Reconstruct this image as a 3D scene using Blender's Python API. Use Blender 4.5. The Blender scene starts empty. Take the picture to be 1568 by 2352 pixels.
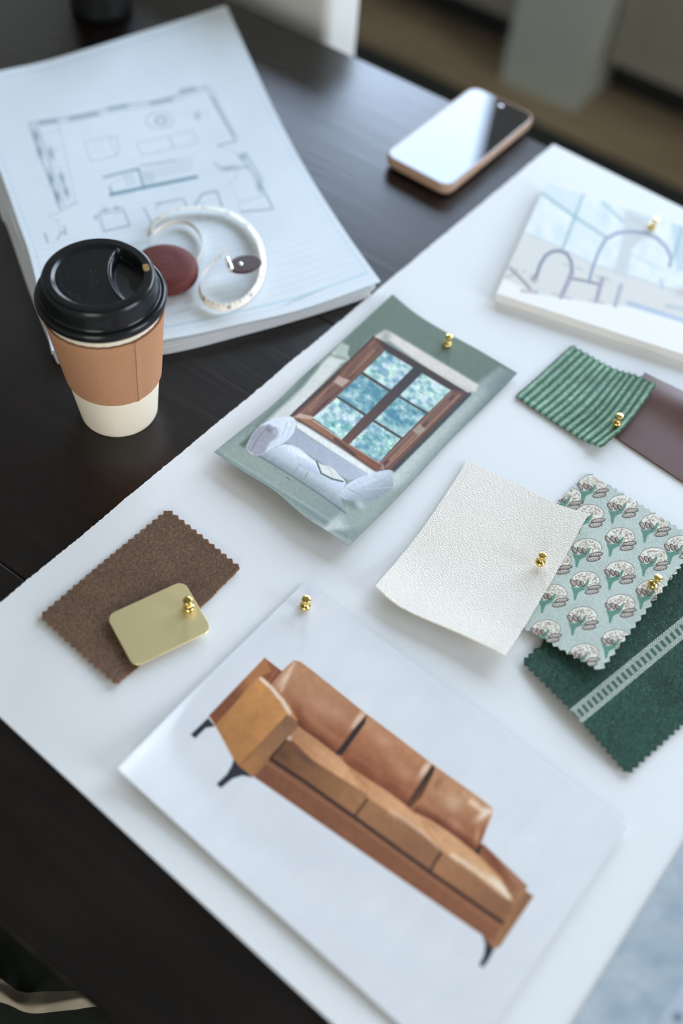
import bpy, bmesh, math, random
import numpy as np
from mathutils import Vector, Matrix
random.seed(4); RS = np.random.RandomState(11)
PI = math.pi
scene = bpy.context.scene
COL = scene.collection

# ------------------------------------------------------------------ camera geometry (35 mm lens, portrait frame)
TZ = 0.75                      # table top height
CAMH = 0.60                    # camera above the table top
F = 2287.0; CX, CY = 784.0, 1176.0
pitch, roll, yaw = math.radians(54.5), math.radians(-7.5), math.radians(29.3)
def rz(v, a): c, s = math.cos(a), math.sin(a); return np.array([v[0]*c-v[1]*s, v[0]*s+v[1]*c, v[2]])
_f = np.array([0, math.cos(pitch), -math.sin(pitch)]); _r = np.array([1., 0, 0]); _d = np.cross(_f, _r)
r2 = math.cos(roll)*_r+math.sin(roll)*_d; d2 = -math.sin(roll)*_r+math.cos(roll)*_d
FW, RT, DN = rz(_f, yaw), rz(r2, yaw), rz(d2, yaw)
CAM = np.array([0., 0., TZ+CAMH])
def at(px, py, h=0.0):
    """measured photo point -> place on the level plane h above the table top"""
    v = FW+(px-CX)/F*RT+(py-CY)/F*DN
    t = (TZ+h-CAM[2])/v[2]
    return CAM+t*v
def proj(P):
    v = P-CAM; d = v@FW
    return CX+F*(v@RT)/d, CY+F*(v@DN)/d
cam_d = bpy.data.cameras.new('camera'); cam = bpy.data.objects.new('camera', cam_d); COL.objects.link(cam)
M = Matrix(((RT[0], -DN[0], -FW[0], CAM[0]), (RT[1], -DN[1], -FW[1], CAM[1]), (RT[2], -DN[2], -FW[2], CAM[2]), (0, 0, 0, 1)))
cam.matrix_world = M
cam_d.sensor_fit = 'VERTICAL'; cam_d.sensor_height = 36; cam_d.sensor_width = 24; cam_d.lens = 36*F/2352
cam_d.clip_start = 0.02
cam_d.dof.use_dof = True
cam_d.dof.focus_distance = float((at(1130, 1240, .004)-CAM)@FW)
cam_d.dof.aperture_fstop = 2.0
scene.camera = cam

# ------------------------------------------------------------------ tagging helpers
def tag(o, label, cat, group=None, kind=None):
    if label: o['label'] = label
    if cat: o['category'] = cat
    if group: o['group'] = group
    if kind: o['kind'] = kind
    return o
def empty(name, loc, label, cat, group=None):
    o = bpy.data.objects.new(name, None); COL.objects.link(o); o.location = loc; o.empty_display_size = .02
    return tag(o, label, cat, group)
def finish(name, me, material, parent=None, origin=None, smooth=True):
    """mesh data in world coordinates; the origin moves to `origin`"""
    if material is not None: me.materials.append(material)
    if smooth: me.polygons.foreach_set('use_smooth', [True]*len(me.polygons))
    o = bpy.data.objects.new(name, me); COL.objects.link(o)
    if parent is not None and origin is None: origin = parent.matrix_world.translation if parent.parent is None and parent.location is None else world_loc(parent)
    if origin is None:
        n = len(me.vertices); a = np.empty(n*3); me.vertices.foreach_get('co', a); a = a.reshape(-1, 3)
        origin = ((a[:, 0].min()+a[:, 0].max())/2, (a[:, 1].min()+a[:, 1].max())/2, a[:, 2].min())
    me.transform(Matrix.Translation(-Vector(origin)))
    if parent is not None:
        o.parent = parent; o.location = Vector(origin)-world_loc(parent)
    else: o.location = origin
    return o
def world_loc(o):
    v = Vector(o.location)
    while o.parent is not None: o = o.parent; v = v+Vector(o.location)
    return v
def from_bm(name, bm, material, parent=None, origin=None, smooth=False):
    me = bpy.data.meshes.new(name); bmesh.ops.recalc_face_normals(bm, faces=bm.faces); bm.to_mesh(me); bm.free()
    return finish(name, me, material, parent, origin, smooth)
def add_box(bm, x0, x1, y0, y1, z0, z1, bev=0.0, seg=2):
    r = bmesh.ops.create_cube(bm, size=1.0)
    for v in r['verts']: v.co = Vector(((x0+x1)/2+v.co.x*(x1-x0), (y0+y1)/2+v.co.y*(y1-y0), (z0+z1)/2+v.co.z*(z1-z0)))
    if bev > 0:
        ed = list({e for v in r['verts'] for e in v.link_edges})
        bmesh.ops.bevel(bm, geom=ed, offset=bev, segments=seg, profile=.6, affect='EDGES')
def box(name, b, material, parent=None, bev=0.0, seg=2, smooth=False):
    bm = bmesh.new(); add_box(bm, *b, bev=bev, seg=seg); return from_bm(name, bm, material, parent, smooth=smooth)
def lathe(name, prof, center, material, parent=None, segs=64, zmod=None, axis=None):
    """prof: (r, z) rows; r==0 closes the end"""
    P = []; faces = []
    rows = []
    for (r, z) in prof:
        if r < 1e-9: rows.append([len(P)]); P.append((0, 0, z))
        else:
            rows.append(list(range(len(P), len(P)+segs)))
            for k in range(segs):
                a = 2*PI*k/segs; P.append((r*math.cos(a), r*math.sin(a), z))
    for A, B in zip(rows[:-1], rows[1:]):
        for k in range(segs):
            a0, a1 = A[k % len(A)], A[(k+1) % len(A)]; b0, b1 = B[k % len(B)], B[(k+1) % len(B)]
            f = []
            for i in (a0, a1, b1, b0):
                if i not in f: f.append(i)
            if len(f) > 2: faces.append(f)
    P = np.array(P, float)
    if zmod is not None: P = zmod(P)
    if axis is not None:
        q = Vector((0, 0, 1)).rotation_difference(Vector(axis)).to_matrix(); P = P@np.array(q).T
    P = P+np.array(center)
    me = bpy.data.meshes.new(name); me.from_pydata(P.tolist(), [], faces); me.update()
    bm = bmesh.new(); bm.from_mesh(me); bmesh.ops.recalc_face_normals(bm, faces=bm.faces); bm.to_mesh(me); bm.free()
    return finish(name, me, material, parent)

# ------------------------------------------------------------------ colour
def s2l(c):
    c = np.asarray(c, float)/255.0
    return np.where(c <= .04045, c/12.92, ((c+.055)/1.055)**2.4)
REF = s2l((213, 221, 232))
def alb(c, k=.84):
    """colour of a thing as it looks in the photo's white-paper light -> its own colour"""
    return np.clip(s2l(c)/REF*k, 0.0, .95)
def alb4(c, k=.84): a = alb(c, k); return (float(a[0]), float(a[1]), float(a[2]), 1.0)

# ------------------------------------------------------------------ materials
def new_mat(name):
    m = bpy.data.materials.new(name); m.use_nodes = True
    nt = m.node_tree; b = nt.nodes['Principled BSDF']; return m, nt, b
def N(nt, t, **kw):
    n = nt.nodes.new(t)
    for k, v in kw.items():
        if k.startswith('i_'):
            key = k[2:].replace('_', ' '); n.inputs[key].default_value = v
        else: setattr(n, k, v)
    return n
def mat(name, color=None, rough=.6, metal=0., spec=.5, attr=False, bump=None, mott=None, coat=0, coat_rough=.1, sheen=0, weave=None, trans=0, rough_noise=None, uv=False, stretch=(1, 1, 1), rotz=0):
    """bump=(scale, strength, distance, detail); mott=(scale, amount, detail); weave=(threads per metre, strength, distance)"""
    m, nt, b = new_mat(name); L = nt.links
    tc = N(nt, 'ShaderNodeTexCoord'); mp = N(nt, 'ShaderNodeMapping'); mp.inputs['Scale'].default_value = stretch; mp.inputs['Rotation'].default_value = (0, 0, rotz)
    L.new(tc.outputs['UV' if uv else 'Object'], mp.inputs['Vector'])
    if attr:
        a = N(nt, 'ShaderNodeAttribute', attribute_name='Col'); csock = a.outputs['Color']
    else:
        rgb = N(nt, 'ShaderNodeRGB'); rgb.outputs[0].default_value = color; csock = rgb.outputs[0]
    if mott:
        no = N(nt, 'ShaderNodeTexNoise'); no.inputs['Scale'].default_value = mott[0]; no.inputs['Detail'].default_value = mott[2] if len(mott) > 2 else 4
        L.new(mp.outputs[0], no.inputs['Vector'])
        mr = N(nt, 'ShaderNodeMapRange'); mr.inputs['From Min'].default_value = .25; mr.inputs['From Max'].default_value = .75
        mr.inputs['To Min'].default_value = 1-mott[1]; mr.inputs['To Max'].default_value = 1+mott[1]
        L.new(no.outputs[0], mr.inputs['Value'])
        vm = N(nt, 'ShaderNodeVectorMath', operation='SCALE'); L.new(csock, vm.inputs[0]); L.new(mr.outputs[0], vm.inputs['Scale'])
        csock = vm.outputs[0]
    L.new(csock, b.inputs['Base Color'])
    b.inputs['Roughness'].default_value = rough; b.inputs['Metallic'].default_value = metal
    b.inputs['Specular IOR Level'].default_value = spec
    if coat: b.inputs['Coat Weight'].default_value = coat; b.inputs['Coat Roughness'].default_value = coat_rough
    if sheen: b.inputs['Sheen Weight'].default_value = sheen; b.inputs['Sheen Roughness'].default_value = .4
    h = None
    if bump:
        no = N(nt, 'ShaderNodeTexNoise'); no.inputs['Scale'].default_value = bump[0]; no.inputs['Detail'].default_value = bump[3] if len(bump) > 3 else 3
        L.new(mp.outputs[0], no.inputs['Vector'])
        bp = N(nt, 'ShaderNodeBump'); bp.inputs['Strength'].default_value = bump[1]; bp.inputs['Distance'].default_value = bump[2]
        L.new(no.outputs[0], bp.inputs['Height']); h = bp
    if weave:
        sep = N(nt, 'ShaderNodeSeparateXYZ'); L.new(tc.outputs['UV'], sep.inputs[0]); s = []
        for k, ax in enumerate('XY'):
            mu = N(nt, 'ShaderNodeMath', operation='MULTIPLY'); mu.inputs[1].default_value = weave[0]*2*PI*(1 if k == 0 else .83); L.new(sep.outputs[ax], mu.inputs[0])
            si = N(nt, 'ShaderNodeMath', operation='SINE'); L.new(mu.outputs[0], si.inputs[0]); s.append(si)
        ad = N(nt, 'ShaderNodeMath', operation='MULTIPLY'); L.new(s[0].outputs[0], ad.inputs[0]); L.new(s[1].outputs[0], ad.inputs[1])
        bp = N(nt, 'ShaderNodeBump'); bp.inputs['Strength'].default_value = weave[1]; bp.inputs['Distance'].default_value = weave[2]
        L.new(ad.outputs[0], bp.inputs['Height'])
        if h: L.new(h.outputs[0], bp.inputs['Normal'])
        h = bp
    if h: L.new(h.outputs[0], b.inputs['Normal'])
    if rough_noise:
        no = N(nt, 'ShaderNodeTexNoise'); no.inputs['Scale'].default_value = rough_noise[0]; no.inputs['Detail'].default_value = 3; L.new(mp.outputs[0], no.inputs['Vector'])
        mr = N(nt, 'ShaderNodeMapRange'); mr.inputs['From Min'].default_value = .3; mr.inputs['From Max'].default_value = .7
        mr.inputs['To Min'].default_value = rough-rough_noise[1]; mr.inputs['To Max'].default_value = rough+rough_noise[1]
        L.new(no.outputs[0], mr.inputs['Value']); L.new(mr.outputs[0], b.inputs['Roughness'])
    return m

M_board = mat('white_board', alb4((214, 221, 230), .86), .8, spec=.15, bump=(900, .12, .0003))
M_brass = mat('polished_brass', (.80, .58, .20, 1), .12, metal=1)
M_brass2 = mat('satin_brass', (.84, .70, .37, 1), .36, metal=.55, spec=.5, bump=(1500, .05, .0001), stretch=(1, 12, 1))
M_steel = mat('steel_pin', (.6, .6, .6, 1), .25, metal=1)
M_leather = mat('brown_leather', alb4((84, 57, 50)), .42, spec=.33, bump=(1800, .25, .0003, 4), mott=(60, .12))
M_cream = mat('cream_crepe', alb4((224, 225, 223), .84), .95, spec=.1, bump=(1150, .9, .0012, 2), uv=True, stretch=(.5, 1.05, 1), mott=(600, .05))
M_floral = mat('floral_linen', rough=.9, spec=.15, attr=True, weave=(1500, .5, .0003))
M_dkgreen = mat('green_linen', rough=.8, spec=.25, attr=True, weave=(1400, .6, .0003))
M_cord = mat('green_corduroy', rough=.9, spec=.15, attr=True, sheen=.25, bump=(1600, .6, .0006, 2))
M_brown = mat('brown_velvet', rough=.9, spec=.1, attr=True, sheen=.15, bump=(1500, .6, .0005, 2))
M_print = mat('glossy_print', rough=.5, spec=.22, attr=True)
M_matte = mat('matte_print', rough=.7, spec=.15, attr=True)
M_thin = mat('thin_print_paper', rough=.7, spec=.2, attr=True)
M_plan = mat('plan_paper', rough=.8, spec=.2, attr=True)
M_foam = mat('foam_core', alb4((216, 220, 226)), .7, spec=.2)
M_cup = mat('white_cup_card', alb4((226, 219, 207), .84), .5, spec=.35, mott=(40, .02))
M_sleeve = mat('kraft_card', alb4((172, 130, 102), .80), .8, spec=.2, mott=(900, .08), bump=(600, .2, .0002), stretch=(1, 1, .3))
M_sleeve_edge = mat('kraft_edge', alb4((110, 78, 60)), .9, spec=.1)
M_lid = mat('black_plastic', (.007, .008, .009, 1), .22, spec=.38, rough_noise=(90, .03))
M_coffee = mat('coffee_hole', (.32, .19, .035, 1), .5)
M_tapecase = mat('red_brown_leather', (.145, .040, .034, 1), .5, spec=.10, bump=(1500, .2, .0002))
M_tape = mat('tape_ribbon', rough=.6, spec=.3, attr=True)
M_silver = mat('silver_metal', (.85, .85, .86, 1), .2, metal=1)
M_case = mat('phone_case', alb4((172, 146, 130)), .45, spec=.4)
M_screen = mat('black_glass', (.006, .007, .009, 1), .03, spec=.62, coat=.6, coat_rough=.02)
M_jar = mat('black_matte', (.006, .0065, .0065, 1), .5, spec=.2)
M_jarhi = mat('dark_glass', (.02, .022, .02, 1), .12)
M_cabinet = mat('taupe_paint', (.30, .27, .21, 1), .5, mott=(3, .03))
M_post = mat('grey_green_paint', (.46, .48, .41, 1), .5, mott=(3, .03))
M_toe = mat('toe_kick_shade', (.012, .012, .011, 1), .7)  # near-black puts the shade under the doors into the colour
M_counter = mat('pale_stone', (.62, .60, .56, 1), .3, mott=(6, .06))
M_wall = mat('warm_plaster', (.56, .54, .50, 1), .9, mott=(2, .03), bump=(60, .1, .001))
M_ceil = mat('ceiling_paint', (.29, .28, .265, 1), .9, mott=(2, .02))
M_trim = mat('window_trim_paint', (.72, .71, .68, 1), .5, mott=(4, .02))
M_rug = mat('dark_green_rug', (.030, .034, .030, 1), .95, mott=(300, .3), bump=(500, .6, .002))
M_linen = mat('cream_slipcover', (.84, .82, .76, 1), .9, mott=(6, .04), bump=(900, .3, .0006))
M_seatgreen = mat('dark_green_cloth', (.022, .028, .022, 1), .9, mott=(500, .2), bump=(800, .4, .0005))
M_throw = mat('beige_linen', (.48, .40, .30, 1), .95, bump=(700, .5, .001), stretch=(1, 9, 1), mott=(300, .12))
M_chairleg = mat('dark_oak', (.05, .03, .02, 1), .4)

def wood_mat(name, c1, c2, rough, scale, bump_s, plank=None):
    m, nt, b = new_mat(name); L = nt.links
    tc = N(nt, 'ShaderNodeTexCoord'); mp = N(nt, 'ShaderNodeMapping'); mp.inputs['Scale'].default_value = (1.3, 16, 16)
    L.new(tc.outputs['Object'], mp.inputs['Vector'])
    n1 = N(nt, 'ShaderNodeTexNoise'); n1.inputs['Scale'].default_value = scale; n1.inputs['Detail'].default_value = 7; n1.inputs['Roughness'].default_value = .62; n1.inputs['Distortion'].default_value = .6
    L.new(mp.outputs[0], n1.inputs['Vector'])
    n2 = N(nt, 'ShaderNodeTexNoise'); n2.inputs['Scale'].default_value = 4.5; n2.inputs['Detail'].default_value = 3; L.new(tc.outputs['Object'], n2.inputs['Vector'])
    cr = N(nt, 'ShaderNodeValToRGB'); cr.color_ramp.elements[0].position = .34; cr.color_ramp.elements[0].color = c1; cr.color_ramp.elements[1].position = .72; cr.color_ramp.elements[1].color = c2
    mx = N(nt, 'ShaderNodeMath', operation='MULTIPLY_ADD'); mx.inputs[1].default_value = .55; L.new(n1.outputs[0], mx.inputs[0])
    m2 = N(nt, 'ShaderNodeMath', operation='MULTIPLY'); m2.inputs[1].default_value = .45; L.new(n2.outputs[0], m2.inputs[0]); L.new(m2.outputs[0], mx.inputs[2])
    L.new(mx.outputs[0], cr.inputs[0]); col = cr.outputs[0]
    if plank:
        br = N(nt, 'ShaderNodeTexBrick'); br.inputs['Scale'].default_value = 1; br.inputs['Brick Width'].default_value = plank[0]; br.inputs['Row Height'].default_value = plank[1]
        br.inputs['Mortar Size'].default_value = .0015; br.inputs['Color1'].default_value = (1, 1, 1, 1); br.inputs['Color2'].default_value = (.78, .78, .78, 1); br.inputs['Mortar'].default_value = (.3, .3, .3, 1)
        L.new(tc.outputs['Object'], br.inputs['Vector'])
        mm = N(nt, 'ShaderNodeMix', data_type='RGBA', blend_type='MULTIPLY'); mm.inputs['Factor'].default_value = 1; L.new(col, mm.inputs['A']); L.new(br.outputs['Color'], mm.inputs['B']); col = mm.outputs['Result']
    L.new(col, b.inputs['Base Color'])
    mr = N(nt, 'ShaderNodeMapRange'); mr.inputs['From Min'].default_value = .3; mr.inputs['From Max'].default_value = .7; mr.inputs['To Min'].default_value = rough-.06; mr.inputs['To Max'].default_value = rough+.08
    L.new(n2.outputs[0], mr.inputs['Value']); L.new(mr.outputs[0], b.inputs['Roughness'])
    bp = N(nt, 'ShaderNodeBump'); bp.inputs['Strength'].default_value = bump_s; bp.inputs['Distance'].default_value = .0008; L.new(n1.outputs[0], bp.inputs['Height']); L.new(bp.outputs[0], b.inputs['Normal'])
    return m
M_table = wood_mat('dark_walnut', (.0035, .0030, .0027, 1), (.019, .0095, .007, 1), .27, 5, .30)
M_floor = wood_mat('oak_floor', (.33, .24, .15, 1), (.50, .38, .24, 1), .6, 3, .2, plank=(1.6, .14))

# ------------------------------------------------------------------ picture painting (prints are flat pictures in the place)
_T = RS.rand(256, 256)
def vnoise(x, y, seed=0):
    x = x+seed*17.31; y = y+seed*9.77
    xi = np.floor(x).astype(int); yi = np.floor(y).astype(int); fx = x-xi; fy = y-yi
    fx = fx*fx*(3-2*fx); fy = fy*fy*(3-2*fy)
    g = lambda i, j: _T[i % 256, j % 256]
    return (g(xi, yi)*(1-fx)+g(xi+1, yi)*fx)*(1-fy)+(g(xi, yi+1)*(1-fx)+g(xi+1, yi+1)*fx)*fy
def fbm(x, y, seed=0, o=4):
    s = 0; a = .5
    for k in range(o): s = s+a*vnoise(x*2**k, y*2**k, seed+k*3); a *= .5
    return s/(1-.5**o)
class Canvas:
    def __init__(s, X, Y, base): s.X = X; s.Y = Y; s.c = np.tile(np.array(base, float), (len(X), 1)); s.clip = None
    def sel(s, x0, x1, y0, y1): return np.where((s.X > x0) & (s.X < x1) & (s.Y > y0) & (s.Y < y1))[0]
    def put(s, i, a, col):
        if s.clip is not None: a = a*s.clip[i]
        a = a[:, None]; s.c[i] = s.c[i]*(1-a)+np.asarray(col, float)*a
    def sd(s, i, P):
        x, y = s.X[i], s.Y[i]; d = np.full(len(i), 1e9); ins = np.zeros(len(i), bool); n = len(P)
        for k in range(n):
            (x0, y0), (x1, y1) = P[k], P[(k+1) % n]; ex, ey = x1-x0, y1-y0; L2 = ex*ex+ey*ey+1e-9
            t = np.clip(((x-x0)*ex+(y-y0)*ey)/L2, 0, 1); d = np.minimum(d, (x-x0-t*ex)**2+(y-y0-t*ey)**2)
            c = (y0 > y) != (y1 > y)
            with np.errstate(all='ignore'): ins ^= c & (x < (ex)*(y-y0)/(ey if abs(ey) > 1e-9 else 1e-9)+x0)
        return np.where(ins, 1, -1)*np.sqrt(d)
    def mask(s, P, soft=1.2):
        i = s.sel(min(p[0] for p in P)-soft*2, max(p[0] for p in P)+soft*2, min(p[1] for p in P)-soft*2, max(p[1] for p in P)+soft*2)
        return i, np.clip(.5+s.sd(i, P)/(2*soft), 0, 1)
    def poly(s, P, col, soft=1.2, alpha=1.):
        i, a = s.mask(P, soft)
        if len(i) == 0: return
        if callable(col): col = col(s.X[i], s.Y[i])
        s.put(i, a*alpha, col)
    def setclip(s, P, soft=1.2):
        if P is None: s.clip = None; return
        i, a = s.mask(P, soft); s.clip = np.zeros(len(s.X)); s.clip[i] = a
    def line(s, P, w, col, alpha=1., soft=1.2):
        w2 = w/2; m = w2+soft*2
        i = s.sel(min(p[0] for p in P)-m, max(p[0] for p in P)+m, min(p[1] for p in P)-m, max(p[1] for p in P)+m)
        if len(i) == 0: return
        x, y = s.X[i], s.Y[i]; d = np.full(len(i), 1e9)
        for (x0, y0), (x1, y1) in zip(P[:-1], P[1:]):
            ex, ey = x1-x0, y1-y0; t = np.clip(((x-x0)*ex+(y-y0)*ey)/(ex*ex+ey*ey+1e-9), 0, 1)
            d = np.minimum(d, (x-x0-t*ex)**2+(y-y0-t*ey)**2)
        s.put(i, np.clip(.5+(w2-np.sqrt(d))/(2*soft), 0, 1)*alpha, col)
    def blob(s, cx, cy, rx, ry, ang, col, alpha=1.):
        R = max(rx, ry)*2.2; i = s.sel(cx-R, cx+R, cy-R, cy+R)
        if len(i) == 0: return
        c, sn = math.cos(math.radians(ang)), math.sin(math.radians(ang)); x = s.X[i]-cx; y = s.Y[i]-cy
        u = (x*c+y*sn)/rx; v = (-x*sn+y*c)/ry; s.put(i, np.exp(-(u*u+v*v)*1.2)*alpha, col)
    def mul(s, f, i=None):
        if i is None: s.c *= f[:, None]
        else: s.c[i] *= f[:, None]
def grad(p0, c0, p1, c1):
    c0 = np.array(c0, float); c1 = np.array(c1, float)
    def g(x, y):
        ex, ey = p1[0]-p0[0], p1[1]-p0[1]; t = np.clip(((x-p0[0])*ex+(y-p0[1])*ey)/(ex*ex+ey*ey), 0, 1)[:, None]
        return c0*(1-t)+c1*t
    return g
def smooth(P, k=2):
    for _ in range(k):
        P = [q for a, b in zip(P, P[1:]+P[:1]) for q in ((a[0]*.75+b[0]*.25, a[1]*.75+b[1]*.25), (a[0]*.25+b[0]*.75, a[1]*.25+b[1]*.75))]
    return P
def Q(ox, oy, s):
    return lambda *pts: [(ox+x/s, oy+y/s) for x, y in pts]

# ------------------------------------------------------------------ sheets (paper, prints, fabric)
def spline(P, n):
    P = np.array(P, float)
    if len(P) == 2: t = np.linspace(0, 1, n)[:, None]; return P[0]*(1-t)+P[1]*t
    seg = np.linalg.norm(np.diff(P, axis=0), axis=1); T = np.concatenate([[0], np.cumsum(seg)]); T /= T[-1]
    E = np.vstack([2*P[0]-P[1], P, 2*P[-1]-P[-2]]); out = []
    for t in np.linspace(0, 1, n):
        k = min(max(np.searchsorted(T, t, side='right')-1, 0), len(P)-2); u = (t-T[k])/(T[k+1]-T[k])
        p0, p1, p2, p3 = E[k], E[k+1], E[k+2], E[k+3]
        m1 = (p2-p0)/2; m2 = (p3-p1)/2
        out.append((2*u**3-3*u*u+1)*p1+(u**3-2*u*u+u)*m1+(-2*u**3+3*u*u)*p2+(u**3-u*u)*m2)
    return np.array(out)
def w3(pts): return [at(*p) if len(p) == 3 else at(p[0], p[1], .004) for p in pts]
def sheet(name, top, bottom, left, right, nu, nv, thick, material, label=None, cat=None, zf=None, colf=None, zig=None, fray=None, group=None, parent=None, solid=True, world=False):
    """top: TL..TR, bottom: BL..BR, left: TL..BL, right: TR..BR. zig = {edge: (teeth, amplitude)}"""
    c = (lambda e: e) if world else w3
    T = spline(c(top), nu); Bo = spline(c(bottom), nu); Lf = spline(c(left), nv); R = spline(c(right), nv)
    u = np.linspace(0, 1, nu)[None, :, None]; v = np.linspace(0, 1, nv)[:, None, None]
    P = (1-v)*T[None]+v*Bo[None]+(1-u)*Lf[:, None]+u*R[:, None]-((1-u)*(1-v)*T[0]+u*(1-v)*T[-1]+(1-u)*v*Bo[0]+u*v*Bo[-1])
    lu = (np.linalg.norm(T[-1]-T[0])+np.linalg.norm(Bo[-1]-Bo[0]))/2; lv = (np.linalg.norm(Lf[-1]-Lf[0])+np.linalg.norm(R[-1]-R[0]))/2
    U = np.repeat(u[..., 0], nv, 0); V = np.repeat(v[..., 0], nu, 1)
    fall = lambda d, L: np.clip(1-d*L/.006, 0, 1)
    def disp(edge, n, amp_arr):
        nonlocal P
        if edge in ('top', 'bottom'):
            d = (Bo-T); d[:, 2] = 0; d /= np.linalg.norm(d, axis=1)[:, None]; sgn = -1 if edge == 'top' else 1
            w = fall(V if edge == 'top' else 1-V, lv); P = P+(sgn*d*amp_arr[:, None])[None]*w[..., None]
        else:
            d = (R-Lf); d[:, 2] = 0; d /= np.linalg.norm(d, axis=1)[:, None]; sgn = -1 if edge == 'left' else 1
            w = fall(U if edge == 'left' else 1-U, lu); P = P+(sgn*d*amp_arr[:, None])[:, None]*w[..., None]
    for e, (n, a) in (zig or {}).items():
        t = np.linspace(0, 1, nu if e in ('top', 'bottom') else nv)*n
        tri = 1-np.abs((t % 1)*2-1)*2
        tri = tri*(1+.25*(vnoise(t*.9, t*0+3.3, 5)-.5))+.35*(vnoise(t*5, t*0, 7)-.5)
        disp(e, n, tri*a)
    for e, a in (fray or {}).items():
        n = nu if e in ('top', 'bottom') else nv; t = np.arange(n)
        disp(e, 0, a*((fbm(t*.05, t*0+1.3, 9)-.5)*1.6+(vnoise(t*.6, t*0+5.1, 3)-.5)))
    zm = min(e[:, 2].min() for e in (T, Bo, Lf, R)); P[..., 2] = zm+np.logaddexp(0, (P[..., 2]-zm)/.0003)*.0003
    if zf is not None: P[..., 2] += zf(U, V)
    pts = P.reshape(-1, 3); me = bpy.data.meshes.new(name); nvt = nu*nv
    idx = np.arange(nvt).reshape(nv, nu)
    q = np.stack([idx[:-1, :-1], idx[1:, :-1], idx[1:, 1:], idx[:-1, 1:]], -1).reshape(-1, 4)
    a, b, cc = pts[q[0][0]], pts[q[0][1]], pts[q[0][2]]
    if np.cross(b-a, cc-b)[2] < 0: q = q[:, ::-1]
    me.vertices.add(nvt); me.vertices.foreach_set('co', pts.ravel())
    me.loops.add(q.size); me.loops.foreach_set('vertex_index', q.ravel())
    me.polygons.add(len(q)); me.polygons.foreach_set('loop_start', np.arange(len(q))*4)
    me.update(calc_edges=True)
    uvl = me.uv_layers.new(name='UVMap'); uv = np.stack([U.ravel()*lu, V.ravel()*lv], -1)[q.ravel()]; uvl.data.foreach_set('uv', uv.ravel())
    if colf is not None:
        X, Y = proj(pts); col = colf(X, Y, U.ravel(), V.ravel()); rgba = np.ones((nvt, 4)); rgba[:, :3] = alb(np.clip(col, 0, 255))
        ca = me.color_attributes.new('Col', 'FLOAT_COLOR', 'POINT'); ca.data.foreach_set('color', rgba.ravel())
    me.validate()
    o = finish(name, me, material, parent)
    if solid:
        s = o.modifiers.new('thickness', 'SOLIDIFY'); s.thickness = thick; s.offset = -1
        s = o.modifiers.new('edges', 'EDGE_SPLIT'); s.split_angle = math.radians(50)
    if label: tag(o, label, cat, group)
    return o
BT = .002      # board thickness

# ================================================================== SETTING
X0, X1, Y0, Y1, ZC = -3.1, 2.5, -2.3, 2.86, 2.85
FILL_BK = (.3, 1.9, .85, 2.5)      # unseen window added for fill light; x range in the back wall
FILL_RT = (.2, 1.65, .95, 2.45)     # unseen window added for side light; y range in the right wall
def st(o): o['kind'] = 'structure'; return o
st(box('floor', (X0-.1, X1+.1, Y0-.1, Y1+.1, -.1, 0), M_floor))
st(box('ceiling', (X0-.1, X1+.1, Y0-.1, Y1+.1, ZC, ZC+.1), M_ceil))
st(box('wall_left', (X0-.1, X0, Y0, Y1, 0, ZC), M_wall)); 
bm = bmesh.new(); add_box(bm, X1, X1+.14, Y0, Y1, 0, FILL_RT[2]); add_box(bm, X1, X1+.14, Y0, Y1, FILL_RT[3], ZC)
add_box(bm, X1, X1+.14, Y0, FILL_RT[0], FILL_RT[2], FILL_RT[3]); add_box(bm, X1, X1+.14, FILL_RT[1], Y1, FILL_RT[2], FILL_RT[3]); st(from_bm('wall_right', bm, M_wall)) 
bm = bmesh.new(); add_box(bm, X0-.1, X1+.1, Y0-.14, Y0, 0, FILL_BK[2]); add_box(bm, X0-.1, X1+.1, Y0-.14, Y0, FILL_BK[3], ZC)
add_box(bm, X0-.1, FILL_BK[0], Y0-.14, Y0, FILL_BK[2], FILL_BK[3]); add_box(bm, FILL_BK[1], X1+.1, Y0-.14, Y0, FILL_BK[2], FILL_BK[3]); st(from_bm('wall_back', bm, M_wall))
WIN = [(-2.55, -1.225, 1.04, 2.68), (-.88, 1.10, 1.04, 2.68)]
bm = bmesh.new(); ya, yb = Y1, Y1+.14
add_box(bm, X0-.1, X1+.1, ya, yb, 0, WIN[0][2]); add_box(bm, X0-.1, X1+.1, ya, yb, WIN[0][3], ZC)
xs = [X0-.1, WIN[0][0], WIN[0][1], WIN[1][0], WIN[1][1], X1+.1]
for k in (0, 2, 4): add_box(bm, xs[k], xs[k+1], ya, yb, WIN[0][2], WIN[0][3])
st(from_bm('wall_far', bm, M_wall))
M_glass, nt, b = new_mat('window_glass')
tr = N(nt, 'ShaderNodeBsdfTransparent'); tr.inputs[0].default_value = (.97, .98, .98, 1); gl = N(nt, 'ShaderNodeBsdfGlossy'); gl.inputs['Roughness'].default_value = .02
mx = N(nt, 'ShaderNodeMixShader'); mx.inputs[0].default_value = .035; nt.links.new(tr.outputs[0], mx.inputs[1]); nt.links.new(gl.outputs[0], mx.inputs[2])
nt.links.new(mx.outputs[0], nt.nodes['Material Output'].inputs['Surface'])
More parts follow.
